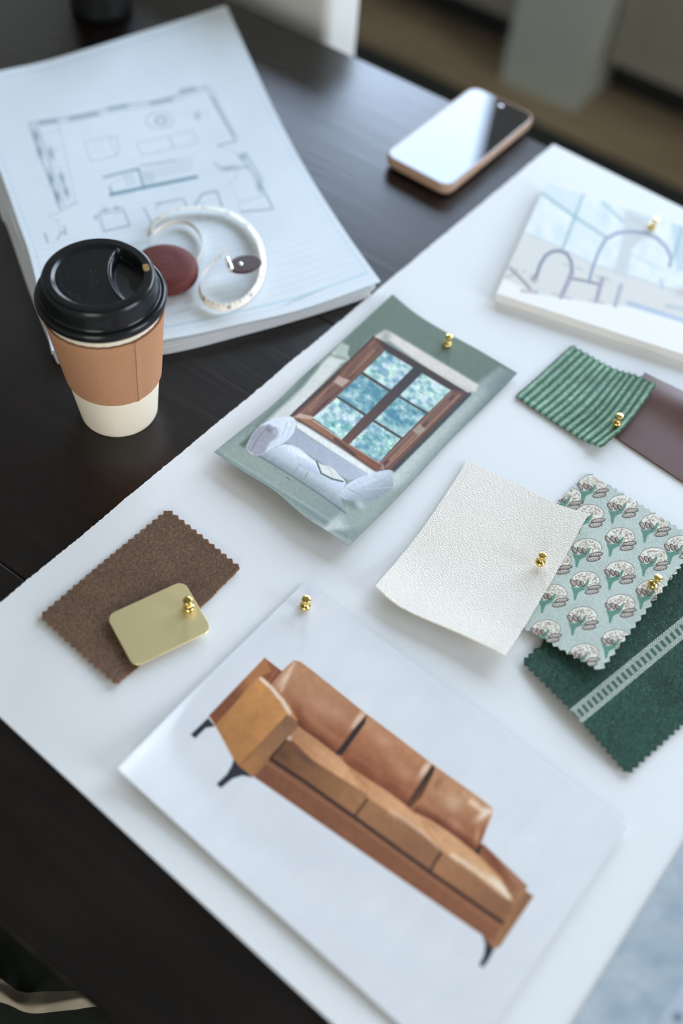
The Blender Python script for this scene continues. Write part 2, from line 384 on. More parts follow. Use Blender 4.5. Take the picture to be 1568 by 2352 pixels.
for k, (a, bb, z0, z1) in enumerate(WIN+[FILL_BK]):  # the last one, in the back wall, is added only as fill
    yw, sg_ = (Y1, 1) if k < 2 else (Y0, -1)
    w = bpy.data.objects.new('window_%d' % (k+1), None); COL.objects.link(w); w.location = ((a+bb)/2, yw+.05*sg_, z0); w['kind'] = 'structure'
    bm = bmesh.new(); t = .035
    for r in ((a, bb, z0, z0+t), (a, bb, z1-t, z1)): add_box(bm, r[0], r[1], *sorted((yw+.03*sg_, yw+.08*sg_)), r[2], r[3])
    for r in ((a, a+t), (bb-t, bb)): add_box(bm, r[0], r[1], *sorted((yw+.03*sg_, yw+.08*sg_)), z0+t, z1-t)
    from_bm('window_frame', bm, M_trim, w)
    box('window_pane', (a+t, bb-t, *sorted((yw+.052*sg_, yw+.056*sg_)), z0+t, z1-t), M_glass, w)
    li = bpy.data.lights.new('daylight_portal', 'AREA'); li.shape = 'RECTANGLE'; li.size = bb-a; li.size_y = z1-z0; li.cycles.is_portal = True
    lo = bpy.data.objects.new('daylight_portal', li); COL.objects.link(lo); lo.location = ((a+bb)/2, yw+.13*sg_, (z0+z1)/2); lo.rotation_euler = (-PI/2*sg_, 0, 0)
a, bb, z0, z1 = FILL_RT; t = .035  # added window out of view, brightens sides that face right
w = bpy.data.objects.new('window_4', None); COL.objects.link(w); w.location = (X1+.05, (a+bb)/2, z0); w['kind'] = 'structure'
bm = bmesh.new()
for r in ((a, bb, z0, z0+t), (a, bb, z1-t, z1), (a, a+t, z0+t, z1-t), (bb-t, bb, z0+t, z1-t)): add_box(bm, X1+.03, X1+.08, *r)
from_bm('window_frame', bm, M_trim, w); box('window_pane', (X1+.052, X1+.056, a+t, bb-t, z0+t, z1-t), M_glass, w)
li = bpy.data.lights.new('daylight_portal', 'AREA'); li.shape = 'RECTANGLE'; li.size = bb-a; li.size_y = z1-z0; li.cycles.is_portal = True
lo = bpy.data.objects.new('daylight_portal', li); COL.objects.link(lo); lo.location = (X1+.13, (a+bb)/2, (z0+z1)/2); lo.rotation_euler = (PI/2, 0, PI/2)
wd = bpy.data.worlds.new('sky'); scene.world = wd; wd.use_nodes = True; nt = wd.node_tree; bg = nt.nodes['Background']
tc = N(nt, 'ShaderNodeTexCoord'); sx = N(nt, 'ShaderNodeSeparateXYZ'); nt.links.new(tc.outputs['Generated'], sx.inputs[0])
cr = N(nt, 'ShaderNodeValToRGB'); e = cr.color_ramp.elements; e[0].position = .48; e[0].color = (.32, .36, .34, 1); e[1].position = .56; e[1].color = (.84, .91, 1.00, 1); e3 = cr.color_ramp.elements.new(.76); e3.color = (.64, .80, 1.07, 1)
mr = N(nt, 'ShaderNodeMapRange'); mr.inputs['From Min'].default_value = -1; nt.links.new(sx.outputs['Z'], mr.inputs['Value']); nt.links.new(mr.outputs[0], cr.inputs[0])
m3 = N(nt, 'ShaderNodeMapRange'); m3.inputs['From Min'].default_value = -.3; m3.inputs['From Max'].default_value = .3; nt.links.new(sx.outputs['Y'], m3.inputs['Value'])
mxx = N(nt, 'ShaderNodeMix', data_type='RGBA'); mxx.inputs['A'].default_value = (.47, .475, .47, 1); nt.links.new(m3.outputs[0], mxx.inputs['Factor']); nt.links.new(cr.outputs[0], mxx.inputs['B']); nt.links.new(mxx.outputs['Result'], bg.inputs['Color'])
bg.inputs['Strength'].default_value = 9.6

# rug, cabinets
rug = box('area_rug', (-2.6, 1.6, -.9, 2.03, 0.001, .012), M_rug, bev=.004)
tag(rug, 'dark green rug under the table, its edge showing on the oak floor', 'rug')
def cabinet(x0, x1, label):
    t = empty('base_cabinet', ((x0+x1)/2, 2.5, 0), label, 'cabinet')
    box('body', (x0, x1, 2.25, Y1-.01, .11, .88), M_cabinet, t)
    box('toe_kick', (x0, x1, 2.31, Y1-.01, 0, .11), M_toe, t)
    n = max(1, round((x1-x0)/.5)); w = (x1-x0)/n
    for k in range(n):
        a = x0+k*w+.003; bb = x0+(k+1)*w-.003
        bm = bmesh.new(); add_box(bm, a, bb, 2.232, 2.248, .105, .875, bev=.001, seg=1)
        for r in ((a, a+.06, .105, .875), (bb-.06, bb, .105, .875), (a+.06, bb-.06, .105, .165), (a+.06, bb-.06, .815, .875)):
            add_box(bm, r[0], r[1], 2.222, 2.232, r[2], r[3])
        d = from_bm('door', bm, M_cabinet, t)
        kn = lathe('knob', [(0, 0), (.009, 0), (.006, .008), (.006, .014), (.013, .018), (.015, .024), (.011, .03), (0, .031)], (bb-.03, 2.222, .8), M_brass, d, 24, axis=(0, -1, 0))
    return t
cabinet(-3.09, -.925, 'taupe base cabinet run left of the grey post, toe kick in painted shade')
cabinet(-.705, 1.2, 'taupe base cabinet run right of the grey post, toe kick in painted shade')
bm = bmesh.new(); add_box(bm, -.92, -.71, 2.14, 2.84, 0.0, .88, bev=.003)
tag(from_bm('corner_post', bm, M_post), 'square grey-green post standing forward between two base cabinets', 'post')
tag(box('worktop', (-3.095, 1.2, 2.11, Y1-.005, .88, .92), M_counter, bev=.004), 'pale stone worktop over the base cabinets under the windows', 'worktop')

# ================================================================== TABLE
ys = [.025, float(at(20, 1305)[1]), float(at(745, 735)[1]), .88]
ys = sorted(ys)
TX0, TX1 = -1.45, .95
tb = empty('dining_table', ((TX0+TX1)/2, .45, 0), 'dark walnut stained wooden table carrying the white board, plans and cup', 'table')
bm = bmesh.new()
for a, bb in zip(ys[:-1], ys[1:]): add_box(bm, TX0, TX1, a+.0003, bb-.0003, TZ-.035, TZ, bev=.0012, seg=2)
from_bm('tabletop', bm, M_table, tb)
bm = bmesh.new()
add_box(bm, TX0+.1, TX1-.1, .10, .122, TZ-.13, TZ-.035); add_box(bm, TX0+.1, TX1-.1, .783, .805, TZ-.13, TZ-.035)
add_box(bm, TX0+.1, TX0+.122, .122, .783, TZ-.13, TZ-.035); add_box(bm, TX1-.122, TX1-.1, .122, .783, TZ-.13, TZ-.035)
from_bm('apron', bm, M_table, tb)
for x in (TX0+.08, TX1-.15):
    for y in (.08, .755):
        bm = bmesh.new(); add_box(bm, x, x+.07, y, y+.07, .012, TZ-.035, bev=.004); from_bm('leg', bm, M_table, tb)

# cream chair tucked in on the far side
xr = float(at(690, 75)[0])+.004
ch = empty('slipcovered_chair', (xr-.24, .9, 0.012), 'cream slipcovered dining chair behind the far edge of the table', 'chair')
box('seat', (xr-.47, xr-.01, .56, 1.0, .40, .50), M_linen, ch, bev=.03, seg=5, smooth=True)
box('backrest', (xr-.48, xr, .925, .995, .38, .865), M_linen, ch, bev=.014, seg=5, smooth=True)
bm = bmesh.new(); add_box(bm, xr-.472, xr-.008, .56, .99, .06, .41, bev=.01, seg=3); from_bm('skirt', bm, M_linen, ch, smooth=True)
for x in (xr-.45, xr-.07):
    for y in (.58, .93): box('leg', (x, x+.04, y, y+.04, .012, .08), M_chairleg, ch)

# near chair with dark green seat and beige linen
ch2 = empty('upholstered_chair', (-.36, -.12, 0.012), 'chair with dark green cloth seat below the near table edge', 'chair')
box('seat', (-.62, -.02, -.52, .06, .40, .50), M_seatgreen, ch2, bev=.035, seg=6, smooth=True)
box('frame', (-.60, -.04, -.50, .04, .34, .405), M_chairleg, ch2, bev=.004)
for x in (-.59, -.09):
    for y in (-.49, -.01): box('leg', (x, x+.04, y, y+.04, .012, .345), M_chairleg, ch2)
hz = .507-TZ
def thr_z(U, V):
    return .004+.006*np.sin(U*9+V*2)+.004*np.sin(U*21+1)+.012*np.clip(V-.0, 0, 1)*np.sin(V*PI)
thr = sheet('linen_cloth', [(-120, 2215, hz), (0, 2252, hz), (42, 2274, hz), (110, 2280, hz), (182, 2279, hz), (250, 2300, hz)],
      [(-120, 2290, hz), (0, 2303, hz), (60, 2326, hz), (105, 2334, hz), (160, 2322, hz), (250, 2310, hz)],
      [(-120, 2215, hz), (-120, 2290, hz)], [(250, 2300, hz), (250, 2310, hz)], 120, 30, .003, M_throw,
      'rumpled beige linen cloth lying on the dark green chair seat', 'cloth', zf=thr_z)

# ================================================================== BOARD
d_ = lambda p, q: (q-p)/np.linalg.norm(q-p)
A1, A2 = at(0, 1385, BT), at(1262, 338, BT); B1, B2 = at(0, 1646, BT), at(765, 2352, BT); C1, C2 = at(1280, 336, BT), at(1568, 478, BT)
def isect(p, q, r, s):
    d = q-p; e = s-r; t = ((r[0]-p[0])*e[1]-(r[1]-p[1])*e[0])/(d[0]*e[1]-d[1]*e[0]); return p+d*t
K0 = isect(A1, A2, B1, B2); K1 = isect(A1, A2, C1, C2); K2 = K1+d_(C1, C2)*.80; K3 = K0+d_(B1, B2)*.80
# clip the board to the table's right side
board = sheet('mood_board', [K0, K1], [K3, K2], [K0, K3], [K1, K2], 900, 60, BT, M_board,
      'large white board with a torn deckled edge lying across the table', 'board', fray={'top': .0009}, world=True)

# ================================================================== PRINTS
# --- leather sofa on thin paper
c4 = Q(400, 1300, 3.136); c5 = Q(740, 1600, 3.0154)
def paint_sofa(X, Y, U, V):
    c = Canvas(X, Y, (208, 215, 226))
    n = fbm(X/90, Y/50, 2, 3)-.5; c.c += n[:, None]*np.array([7, 6, 5])
    n2 = fbm((X*.8+Y*.6)/25, (-X*.6+Y*.8)/160, 4, 3)-.5; c.c += n2[:, None]*5
    tan = (168, 118, 84)
    outline = [(591, 1549), (607, 1511), (647, 1542), (674, 1517), (689, 1520), (719, 1542), (841, 1640), (989, 1753), (1092, 1826), (1131, 1857), (1130, 1869), (1103, 1938), (1110, 1940), (1209, 2034), (1206, 2046), (1224, 2058), (1146, 2174), (1133, 2179), (1108, 2148), (744, 1896), (583, 1784), (550, 1760), (496, 1670), (480, 1644)]
    # legs
    leg = (48, 50, 58)
    c.poly([(478, 1649), (493, 1668), (472, 1672), (448, 1696), (438, 1687)], leg)
    c.poly([(537, 1743), (532, 1759), (521, 1778), (497, 1801), (507, 1810), (534, 1788), (556, 1781), (581, 1786), (550, 1757)], leg)
    c.poly([(1106, 2143), (1114, 2170), (1111, 2194), (1100, 2216), (1108, 2223), (1121, 2206), (1137, 2176), (1144, 2166)], leg)
    c.poly(outline, tan, 1.4)
    i, m = c.mask(outline, 1.2)
    # rear left strip of back
    c.poly(c4((650, 662), (775, 758), (690, 862), (600, 785)), grad((607, 1520), (150, 95, 66), (640, 1560), (120, 72, 50)))
    c.line(c4((735, 745), (680, 840)), 1.5, (190, 150, 125), .6)
    c.poly(c4((250, 1078), (650, 662), (700, 760), (600, 800), (560, 850), (300, 1145)), grad((540, 1600), (122, 76, 54), (580, 1590), (165, 112, 74)), 2)
    # back cushions
    def cushion(P, lo, hi, p0, p1, glow, g2, dark):
        c.poly(P, grad(p0, hi, p1, lo)); c.setclip(P)
        for g in glow: c.blob(*g)
        for g in dark: c.blob(*g)
        c.setclip(None)
    P1 = c4((860, 682), (905, 690), (1000, 760), (1370, 1060), (1387, 1078), (1165, 1357), (890, 1150), (840, 1010), (790, 950), (700, 860), (775, 770))
    cushion(P1, (140, 88, 62), (176, 130, 100), (745, 1580), (712, 1680),
            [(652, 1560, 10, 34, 35, (214, 186, 164), .8), (735, 1620, 50, 20, 38, (190, 146, 122), .7), (822, 1650, 7, 30, 38, (222, 198, 182), .8), (700, 1590, 40, 20, 40, (172, 128, 98), .5), (780, 1640, 30, 15, 40, (190, 150, 126), .5)],
            None, [(688, 1650, 16, 34, -25, (118, 66, 44), .75), (735, 1700, 40, 11, 36, (112, 62, 42), .85), (640, 1600, 12, 20, 20, (150, 100, 72), .5)])
    P2 = c5((305, 122), (400, 190), (520, 280), (750, 458), (745, 480), (582, 750), (470, 665), (160, 472), (128, 402), (240, 260))
    cushion(P2, (138, 84, 58), (178, 128, 96), (920, 1710), (870, 1790),
            [(880, 1700, 26, 14, 35, (196, 150, 124), .7), (975, 1765, 6, 28, 35, (226, 204, 190), .85), (930, 1775, 26, 18, 35, (196, 148, 122), .6), (850, 1665, 10, 16, 30, (190, 150, 124), .6), (905, 1745, 26, 14, 35, (188, 142, 116), .5)],
            None, [(830, 1755, 45, 12, 36, (112, 60, 38), .8), (900, 1800, 40, 11, 36, (118, 66, 44), .85), (800, 1735, 14, 8, 40, (150, 92, 62), .5)])
    P3 = c5((770, 472), (860, 540), (1060, 680), (1182, 775), (1172, 815), (1097, 1022), (1058, 1085), (900, 960), (620, 785), (700, 700), (770, 560))
    cushion(P3, (128, 76, 52), (180, 134, 102), (1080, 1850), (1050, 1920),
            [(1040, 1845, 24, 20, 35, (206, 172, 150), .7), (1112, 1870, 9, 26, 50, (232, 216, 200), .9), (1090, 1840, 30, 9, 38, (206, 170, 140), .6), (1095, 1920, 6, 22, 10, (214, 170, 130), .6), (1045, 1895, 20, 14, 30, (190, 142, 118), .5)],
            None, [(1010, 1888, 42, 11, 34, (104, 58, 42), .85), (1070, 1935, 34, 10, 36, (104, 60, 44), .85), (1004, 1800, 8, 18, 30, (140, 92, 66), .6)])
    for P_, B_ in ((P1, [(686, 1664), (730, 1702), (772, 1732)]), (P2, [(795, 1760), (860, 1806), (930, 1848)]), (P3, [(948, 1862), (1010, 1906), (1090, 1960)])):
        c.setclip(P_); c.line(B_, 15, (92, 52, 36), .7, 8); c.line([(x+14, y-26) for x, y in B_], 10, (190, 142, 112), .35, 8); c.setclip(None)
    c.line(c4((1372, 1065), (1290, 1160)), 5, (222, 200, 184), .7, 3); c.line(c4((860, 700), (810, 800), (770, 900)), 6, (220, 194, 172), .7, 4)
    c.line(c5((742, 470), (690, 580), (660, 650)), 4, (228, 208, 194), .75, 3); c.line(c5((1030, 730), (1110, 790), (1165, 800)), 9, (232, 214, 198), .8, 5)
    c.poly(c4((1387, 1072), (1372, 1135), (1205, 1368), (1158, 1355), (1290, 1180)), (52, 40, 38), 1.5)
    c.poly(c5((768, 472), (778, 505), (690, 690), (612, 778), (578, 752), (700, 560)), grad((960, 1790), (40, 32, 30), (985, 1815), (110, 72, 54)), 1.5)
    c.poly(c5((1095, 1018), (1118, 1040), (1078, 1102), (1052, 1082)), (56, 42, 38), 1.5)
    # right arm
    PR = c5((1112, 1018), (1420, 1312), (1405, 1345), (1462, 1382), (1228, 1732), (1185, 1748), (1110, 1650), (1240, 1570), (1325, 1430), (1250, 1260), (1085, 1100))
    c.poly(PR, grad((1130, 1960), (140, 92, 66), (1200, 2060), (150, 108, 80)))
    c.setclip(PR); c.blob(1140, 1985, 12, 52, -38, (112, 64, 44), .8); c.blob(1175, 2010, 8, 50, -40, (176, 128, 104), .6); c.blob(1200, 2060, 10, 16, 0, (176, 134, 106), .6)
    c.poly(c5((1405, 1345), (1462, 1382), (1228, 1732), (1180, 1735), (1300, 1540)), grad((1205, 2070), (134, 98, 72), (1140, 2170), (150, 110, 74)), 2); c.setclip(None)
    # seat tops
    def seat(P, ca, cb, p0, p1, glow):
        c.poly(P, grad(p0, ca, p1, cb)); c.setclip(P)
        for g in glow: c.blob(*g)
        c.setclip(None)
    seat(c5((640, 805), (740, 850), (850, 920), (960, 1000), (1080, 1100), (1230, 1262), (1325, 1425), (1180, 1330), (1000, 1180), (835, 1078)), (206, 160, 122), (196, 150, 112), (1000, 1890), (1120, 2010),
         [(1100, 1990, 40, 9, 42, (216, 172, 136), .6), (1150, 2035, 36, 8, 42, (232, 222, 210), .95), (990, 1895, 30, 8, 36, (170, 116, 82), .5)])
    seat(c5((150, 455), (300, 560), (450, 660), (580, 760), (700, 870), (780, 980), (832, 1074), (700, 970), (420, 770), (310, 700), (210, 560)), (176, 124, 88), (206, 158, 120), (800, 1770), (900, 1850),
         [(900, 1840, 50, 9, 40, (208, 160, 122), .6), (960, 1915, 46, 6, 42, (226, 200, 182), .85), (820, 1790, 14, 6, 40, (160, 106, 74), .6)])
    seat(c4((885, 1152), (1030, 1250), (1165, 1360), (1260, 1455), (1340, 1560), (1390, 1645), (1250, 1560), (1000, 1400), (860, 1270), (800, 1245)), (170, 122, 88), (204, 156, 116), (690, 1680), (790, 1760),
         [(760, 1745, 50, 8, 38, (210, 164, 126), .6), (700, 1690, 16, 8, 30, (180, 140, 112), .6)])
    c.blob(664, 1694, 6, 6, 0, (214, 204, 214), .9)
    # seat fronts
    seat(c4((800, 1250), (860, 1265), (1000, 1400), (1250, 1560), (1392, 1648), (1385, 1680), (1295, 1800), (1100, 1680), (680, 1382), (740, 1320)), (112, 76, 54), (150, 108, 76), (660, 1730), (800, 1840),
         [(700, 1742, 34, 7, 36, (92, 66, 60), .8), (650, 1735, 14, 10, 40, (80, 56, 44), .7), (760, 1800, 40, 10, 35, (134, 96, 66), .5), (790, 1822, 4, 24, 30, (164, 120, 88), .5), (830, 1840, 14, 7, 36, (170, 124, 92), .7)])
    seat(c5((315, 708), (420, 770), (600, 870), (720, 970), (832, 1075), (828, 1100), (748, 1208), (500, 1020), (225, 832)), (150, 108, 78), (140, 100, 74), (850, 1860), (980, 1960),
         [(900, 1870, 34, 6, 38, (196, 148, 114), .7), (940, 1940, 30, 10, 36, (128, 88, 62), .6), (860, 1860, 14, 10, 36, (164, 118, 84), .6), (955, 1900, 40, 5, 40, (222, 190, 170), .6)])
    seat(c5((835, 1078), (1000, 1180), (1180, 1330), (1325, 1430), (1310, 1490), (1240, 1562), (1000, 1390), (768, 1205)), (160, 116, 84), (136, 96, 70), (1010, 1960), (1150, 2080),
         [(1080, 1990, 44, 8, 38, (222, 198, 174), .85), (1130, 2030, 40, 8, 40, (228, 208, 190), .9), (1060, 2020, 30, 10, 38, (150, 104, 74), .6), (1130, 2080, 30, 10, 36, (130, 90, 66), .6), (1040, 1965, 16, 5, 40, (222, 190, 170), .6)])
    c.line(c5((470, 790), (560, 850), (700, 950), (810, 1050)), 5, (226, 202, 184), .6, 3); c.line(c5((900, 1100), (1040, 1190), (1180, 1290), (1290, 1390)), 9, (236, 222, 206), .8, 5)
    c.line(c4((1390, 1680), (1300, 1800)), 5, (60, 40, 36), .95); c.line(c5((822, 1085), (795, 1120), (750, 1205)), 6, (52, 38, 36), .9)
    c.line(c5((170, 470), (300, 690)), 2, (150, 98, 68), .6, 2); c.line(c5((690, 870), (830, 1070)), 2.5, (160, 106, 74), .6, 2)
    # base rail
    PB = [(583, 1784), (617, 1745), (815, 1882), (987, 2008), (1152, 2124), (1133, 2162), (1108, 2148), (744, 1896)]
    c.poly(PB, grad((600, 1770), (122, 80, 60), (1120, 2140), (134, 90, 66))); c.setclip(PB)
    c.line([(612, 1752), (815, 1890), (987, 2016), (1150, 2132)], 6, (158, 112, 86), .6, 3); c.line([(586, 1786), (744, 1896), (1108, 2150)], 8, (112, 68, 48), .5, 3)
    for k in range(9): t = k/8; c.blob(620+t*480, 1790+t*340, 18, 8, 35, (150, 96, 70) if k % 2 else (118, 72, 52), .35)
    c.setclip(None)
    c.line([(617, 1741), (700, 1796), (815, 1878), (987, 2003), (1153, 2119)], 8.5, (50, 36, 34), .95, 1.6)
    # left arm
    PA = [(480, 1644), (566, 1556), (591, 1549), (600, 1556), (655, 1640), (660, 1645), (550, 1762), (496, 1670)]
    PA = c4((250, 1082), (300, 1020), (520, 820), (600, 785), (640, 815), (700, 900), (812, 1076), (470, 1442), (425, 1390), (300, 1160))
    c.poly(c4((300, 1150), (560, 850), (610, 800), (690, 890), (812, 1078), (468, 1442), (425, 1390)), grad((500, 1680), (168, 118, 74), (640, 1620), (190, 136, 84)), 2)
    c.setclip(PA); c.blob(600, 1580, 40, 16, 130, (200, 142, 84), .6); c.blob(560, 1690, 30, 20, 130, (160, 112, 70), .5); c.blob(610, 1640, 30, 14, 130, (170, 116, 74), .45); c.blob(540, 1650, 26, 16, 130, (182, 130, 80), .5); c.blob(585, 1650, 20, 8, 120, (152, 104, 66), .4); c.setclip(None)
    c.poly(c4((600, 785), (650, 812), (790, 950), (885, 1108), (880, 1135), (815, 1080), (700, 900)), grad((600, 1555), (196, 140, 96), (670, 1640), (190, 140, 100)), 1.5)
    c.line(c4((625, 812), (700, 880), (780, 975), (830, 1055)), 8, (228, 214, 204), .9, 3)
    c.poly(c4((815, 1076), (860, 1095), (890, 1125), (888, 1160), (850, 1195), (572, 1515), (545, 1500), (468, 1442)), grad((665, 1655), (128, 96, 74), (580, 1780), (164, 116, 74)), 1.4)
    c.line(c4((812, 1078), (640, 1260), (468, 1442)), 2.4, (96, 66, 46), .6); c.line(c4((560, 1510), (700, 1350), (880, 1170)), 3, (120, 84, 58), .5, 2)
    c.poly(c4((690, 1375), (800, 1255), (810, 1262), (700, 1395)), (48, 36, 32), 1.5, .8)
    i, m = c.mask(outline, 1.0); g = 1+(fbm(X[i]/9, Y[i]/9, 8, 3)-.5)*.12*m; c.c[i] *= g[:, None]
    return c.c
def z_sofa(U, V):
    return .0004*(1+np.sin(U*7+V*3))*np.sin(V*PI)+.0008*fbm(U*6, V*5, 3, 2)*np.sin(V*PI)*np.sin(U*PI)+.0004*np.sin(U*PI)*np.sin(V*PI)
h = BT+.0018
sofa = sheet('sofa_print', [(697, 1339, h), (1064, 1610, h+.0006), (1440, 1900, h+.001)], [(270, 1764, h+.010), (313, 1806, h+.004), (499, 1976, h+.0016), (760, 2210, h+.0014), (1058, 2482, h)],
      [(697, 1339, h), (565, 1470, h), (420, 1612, h+.001), (270, 1764, h+.010)], [(1440, 1900, h+.001), (1240, 2196, h+.0008), (1058, 2482, h)], 780, 560, .00012, M_thin,
      'thin white paper printed with a long tan leather sofa with dark legs', 'print', zf=z_sofa, colf=paint_sofa)

# --- window seat print
cA = Q(480, 800, 4.126); cB = Q(760, 660, 3.5636); c7 = Q(480, 660, 2.1778)
def paint_window(X, Y, U, V):
    c = Canvas(X, Y, (128, 143, 141))
    c.poly(cB((505, 50), (1560, 690), (1220, 830), (440, 340), (300, 420), (150, 640), (-100, 640)), (106, 122, 114), 3)
    c.poly([(480, 1040), (560, 1000), (900, 1240), (800, 1265)], (138, 150, 150), 3)
    # floor and lower wall
    c.poly(cA((40, 985), (300, 900), (480, 1020), (1290, 1560), (1700, 1560), (1500, 1900), (1340, 1890)), grad((620, 1090), (140, 152, 148), (700, 1210), (132, 146, 146)), 4)
    c.line(cA((60, 985), (300, 1130), (700, 1370), (1300, 1790)), 9, (112, 132, 134), .7, 4); c.line(cA((150, 1010), (600, 1290), (1250, 1690)), 4, (164, 176, 172), .6, 3)
    c.line(cA((1000, 1640), (1330, 1840)), 9, (170, 166, 162), .5, 4); c.line(cA((560, 1420), (1300, 1880)), 3, (178, 178, 176), .7, 2)
    c.line(cA((735, 1222), (765, 1246)), 1.6, (70, 84, 84), .8); c.line(cA((615, 1140), (640, 1156)), 1.4, (100, 110, 108), .8)
    # right wall strip
    c.poly(cB((1180, 800), (1380, 650), (1545, 700), (300, 1960), (-100, 2000), (480, 1500), (1120, 890)), grad((985, 985), (176, 188, 190), (1050, 1030), (118, 134, 136)), 6)
    c.line(cB((1230, 870), (700, 1400), (420, 1700)), 16, (200, 206, 206), .5, 12)
    c.line(cB((1500, 740), (900, 1340), (200, 2040)), 8, (108, 126, 130), .35, 8)
    c.poly(c7((920, 1010), (1000, 990), (760, 1290), (640, 1130), (720, 1070)), (132, 146, 144), 10, .7)
    # light reveals
    c.poly(cB((330, 430), (360, 400), (440, 352), (480, 360), (1205, 795), (1190, 850), (1090, 880), (480, 440), (400, 440)), grad((905, 800), (206, 204, 202), (890, 830), (166, 162, 164)), 3)
    c.blob(885, 775, 12, 18, 30, (120, 128, 128), .6)
    c.poly(cA((1080, 130), (1190, 20), (1300, 60), (1335, 105), (1250, 150), (790, 640), (760, 700), (480, 730), (620, 600), (900, 350)), grad((650, 930), (196, 202, 204), (780, 820), (202, 208, 206)), 4)
    c.poly(cA((1200, 0), (1250, -60), (1330, -20), (1310, 60), (1332, 110), (1290, 122), (1190, 90)), (170, 182, 178), 3)
    c.line(cA((1150, 60), (1300, 105)), 5, (120, 132, 126), .7, 3)
    c.line(cA((1010, 170), (800, 420), (560, 640), (470, 740)), 12, (100, 116, 112), .75, 6)
    # frame: outer dark and brown members
    c.poly([(856, 774), (866, 776), (1076, 903), (900, 1082), (870, 1080), (668, 956), (676, 944)], (92, 72, 68), 1.5)
    c.line([(1078, 905), (985, 1000), (905, 1080)], 7, (44, 48, 54), .9, 3); c.line([(858, 773), (792, 845), (668, 955)], 4, (62, 52, 52), .9, 1.6)
    c.poly(cB((385, 420), (1105, 858), (1075, 862), (978, 842), (438, 512)), (70, 60, 62), 1.6)
    brown, lb = (130, 98, 84), (168, 132, 112)
    c.poly(cB((350, 418), (428, 512), (262, 690), (40, 905), (-50, 985), (-210, 1130), (-320, 1070), (0, 780), (110, 650)), (116, 86, 76), 2)
    c.poly(cB((340, 500), (372, 530), (215, 700), (150, 720)), lb, 2.5, .45); c.line(cB((355, 430), (120, 690), (-80, 880), (-290, 1070)), 2.5, (160, 122, 100), .7); c.line(cB((395, 500), (210, 690), (60, 850), (-120, 1020)), 2, (62, 48, 46), .8)
    c.line(cB((305, 480), (130, 690)), 1.6, (80, 60, 56), .7); c.line(cA((1165, 360), (925, 600)), 2.4, (60, 46, 44), .9); c.line(cA((1140, 470), (975, 640)), 2.2, (56, 44, 42), .9)
    c.poly(cA((1200, 330), (1120, 400), (960, 600), (900, 610), (1130, 370)), lb, 3, .6)
    c.poly(cA((1225, 262), (1335, 305), (1260, 370), (1178, 318)), (176, 156, 150), 2); c.poly(cA((860, 615), (1000, 650), (965, 690), (800, 650)), (184, 160, 146), 2)
    # right casing
    c.poly(cB((980, 838), (1088, 858), (1060, 900), (480, 1490), (395, 1425)), (112, 84, 76), 2)
    c.line(cB((1050, 880), (800, 1130), (450, 1470)), 4, lb, .8, 2); c.line(cB((985, 860), (740, 1110), (410, 1430)), 3, (150, 122, 110), .8, 2); c.line(cB((1005, 890), (750, 1140), (430, 1450)), 2, (58, 46, 46), .8)
    c.line(cB((960, 930), (800, 1090)), 5, (140, 112, 104), .7, 2); c.line(cB((690, 1200), (480, 1410)), 6, (158, 124, 108), .8, 2)
    c.poly(cB((725, 1115), (775, 1165), (715, 1215), (668, 1170)), (156, 146, 136), 2); c.poly(cB((395, 1430), (430, 1450), (440, 1490), (400, 1490)), (150, 136, 134), 2)
    # bottom rail
    c.poly(cA((840, 665), (990, 678), (1568, 1065), (1640, 1110), (1600, 1175), (1500, 1120)), grad((700, 970), (150, 112, 90), (860, 1070), (128, 86, 68)), 2)
    c.line(cA((850, 680), (1200, 900), (1568, 1150)), 3, (88, 62, 54), .8, 2); c.line(cA((1190, 860), (1380, 1010)), 6, (60, 52, 52), .8, 3)
    # panes
    panes = [cB((440, 518), (672, 658), (490, 840), (262, 693)), cB((745, 703), (980, 843), (795, 1025), (558, 885)), cB((245, 710), (472, 853), (290, 1040), (55, 888)),
             cB((548, 896), (777, 1036), (585, 1230), (355, 1085)), cB((45, 903), (270, 1050), (90, 1247), (-150, 1068)), cB((335, 1096), (567, 1240), (395, 1432), (150, 1280))]
    tint = [.66, .62, .25, .30, .52, .46]
    for P, tn in zip(panes, tint):
        i, a = c.mask(P, 1.0); x, y = X[i], Y[i]
        u = (x*.80+y*.6); v = (-x*.6+y*.80)
        n = fbm(u/13, v/9, 3, 4); n2 = fbm(u/34, v/22, 9, 2); q = np.clip((n-.5)*1.7+.5+(tn-.45)*1.1+(n2-.5)*.7, 0, 1)[:, None]
        g = fbm(u/20, v/16, 21, 3)[:, None]
        col = np.array([84, 138, 158])*(1-q)+np.array([200, 222, 222])*q; col = col+(g-.5)*np.array([-6, 22, -16])*(1.1 if tn > .4 else .3)
        dk = np.clip((fbm(u/8, v/6, 33, 4)-.60)*4, 0, 1)[:, None]*.4; col = col*(1-dk)+np.array([74, 116, 122])*dk
        c.put(i, a, col)
    c.line(cB((262, 700), (480, 845)), 3, (54, 62, 62), .95); c.line(cB((555, 890), (788, 1030)), 3, (54, 62, 62), .95)
    c.line(cB((50, 897), (280, 1046)), 3, (70, 72, 70), .95); c.line(cB((345, 1090), (578, 1234)), 3, (70, 72, 70), .95)
    c.poly(cB((680, 648), (748, 690), (560, 885), (350, 1090), (145, 1285), (88, 1250), (290, 1045), (480, 850)), grad((940, 850), (64, 62, 68), (800, 1010), (100, 74, 66)), 1.4)
    c.line(cA((985, 684), (1250, 862)), 1.6, (224, 228, 222), .8); c.line(cB((150, 1285), (390, 1436)), 1.8, (214, 216, 210), .8)
    # bench
    c.poly(cA((815, 690), (900, 730), (1230, 940), (1568, 1170), (1620, 1210), (1500, 1200), (830, 755)), (214, 219, 223), 3)
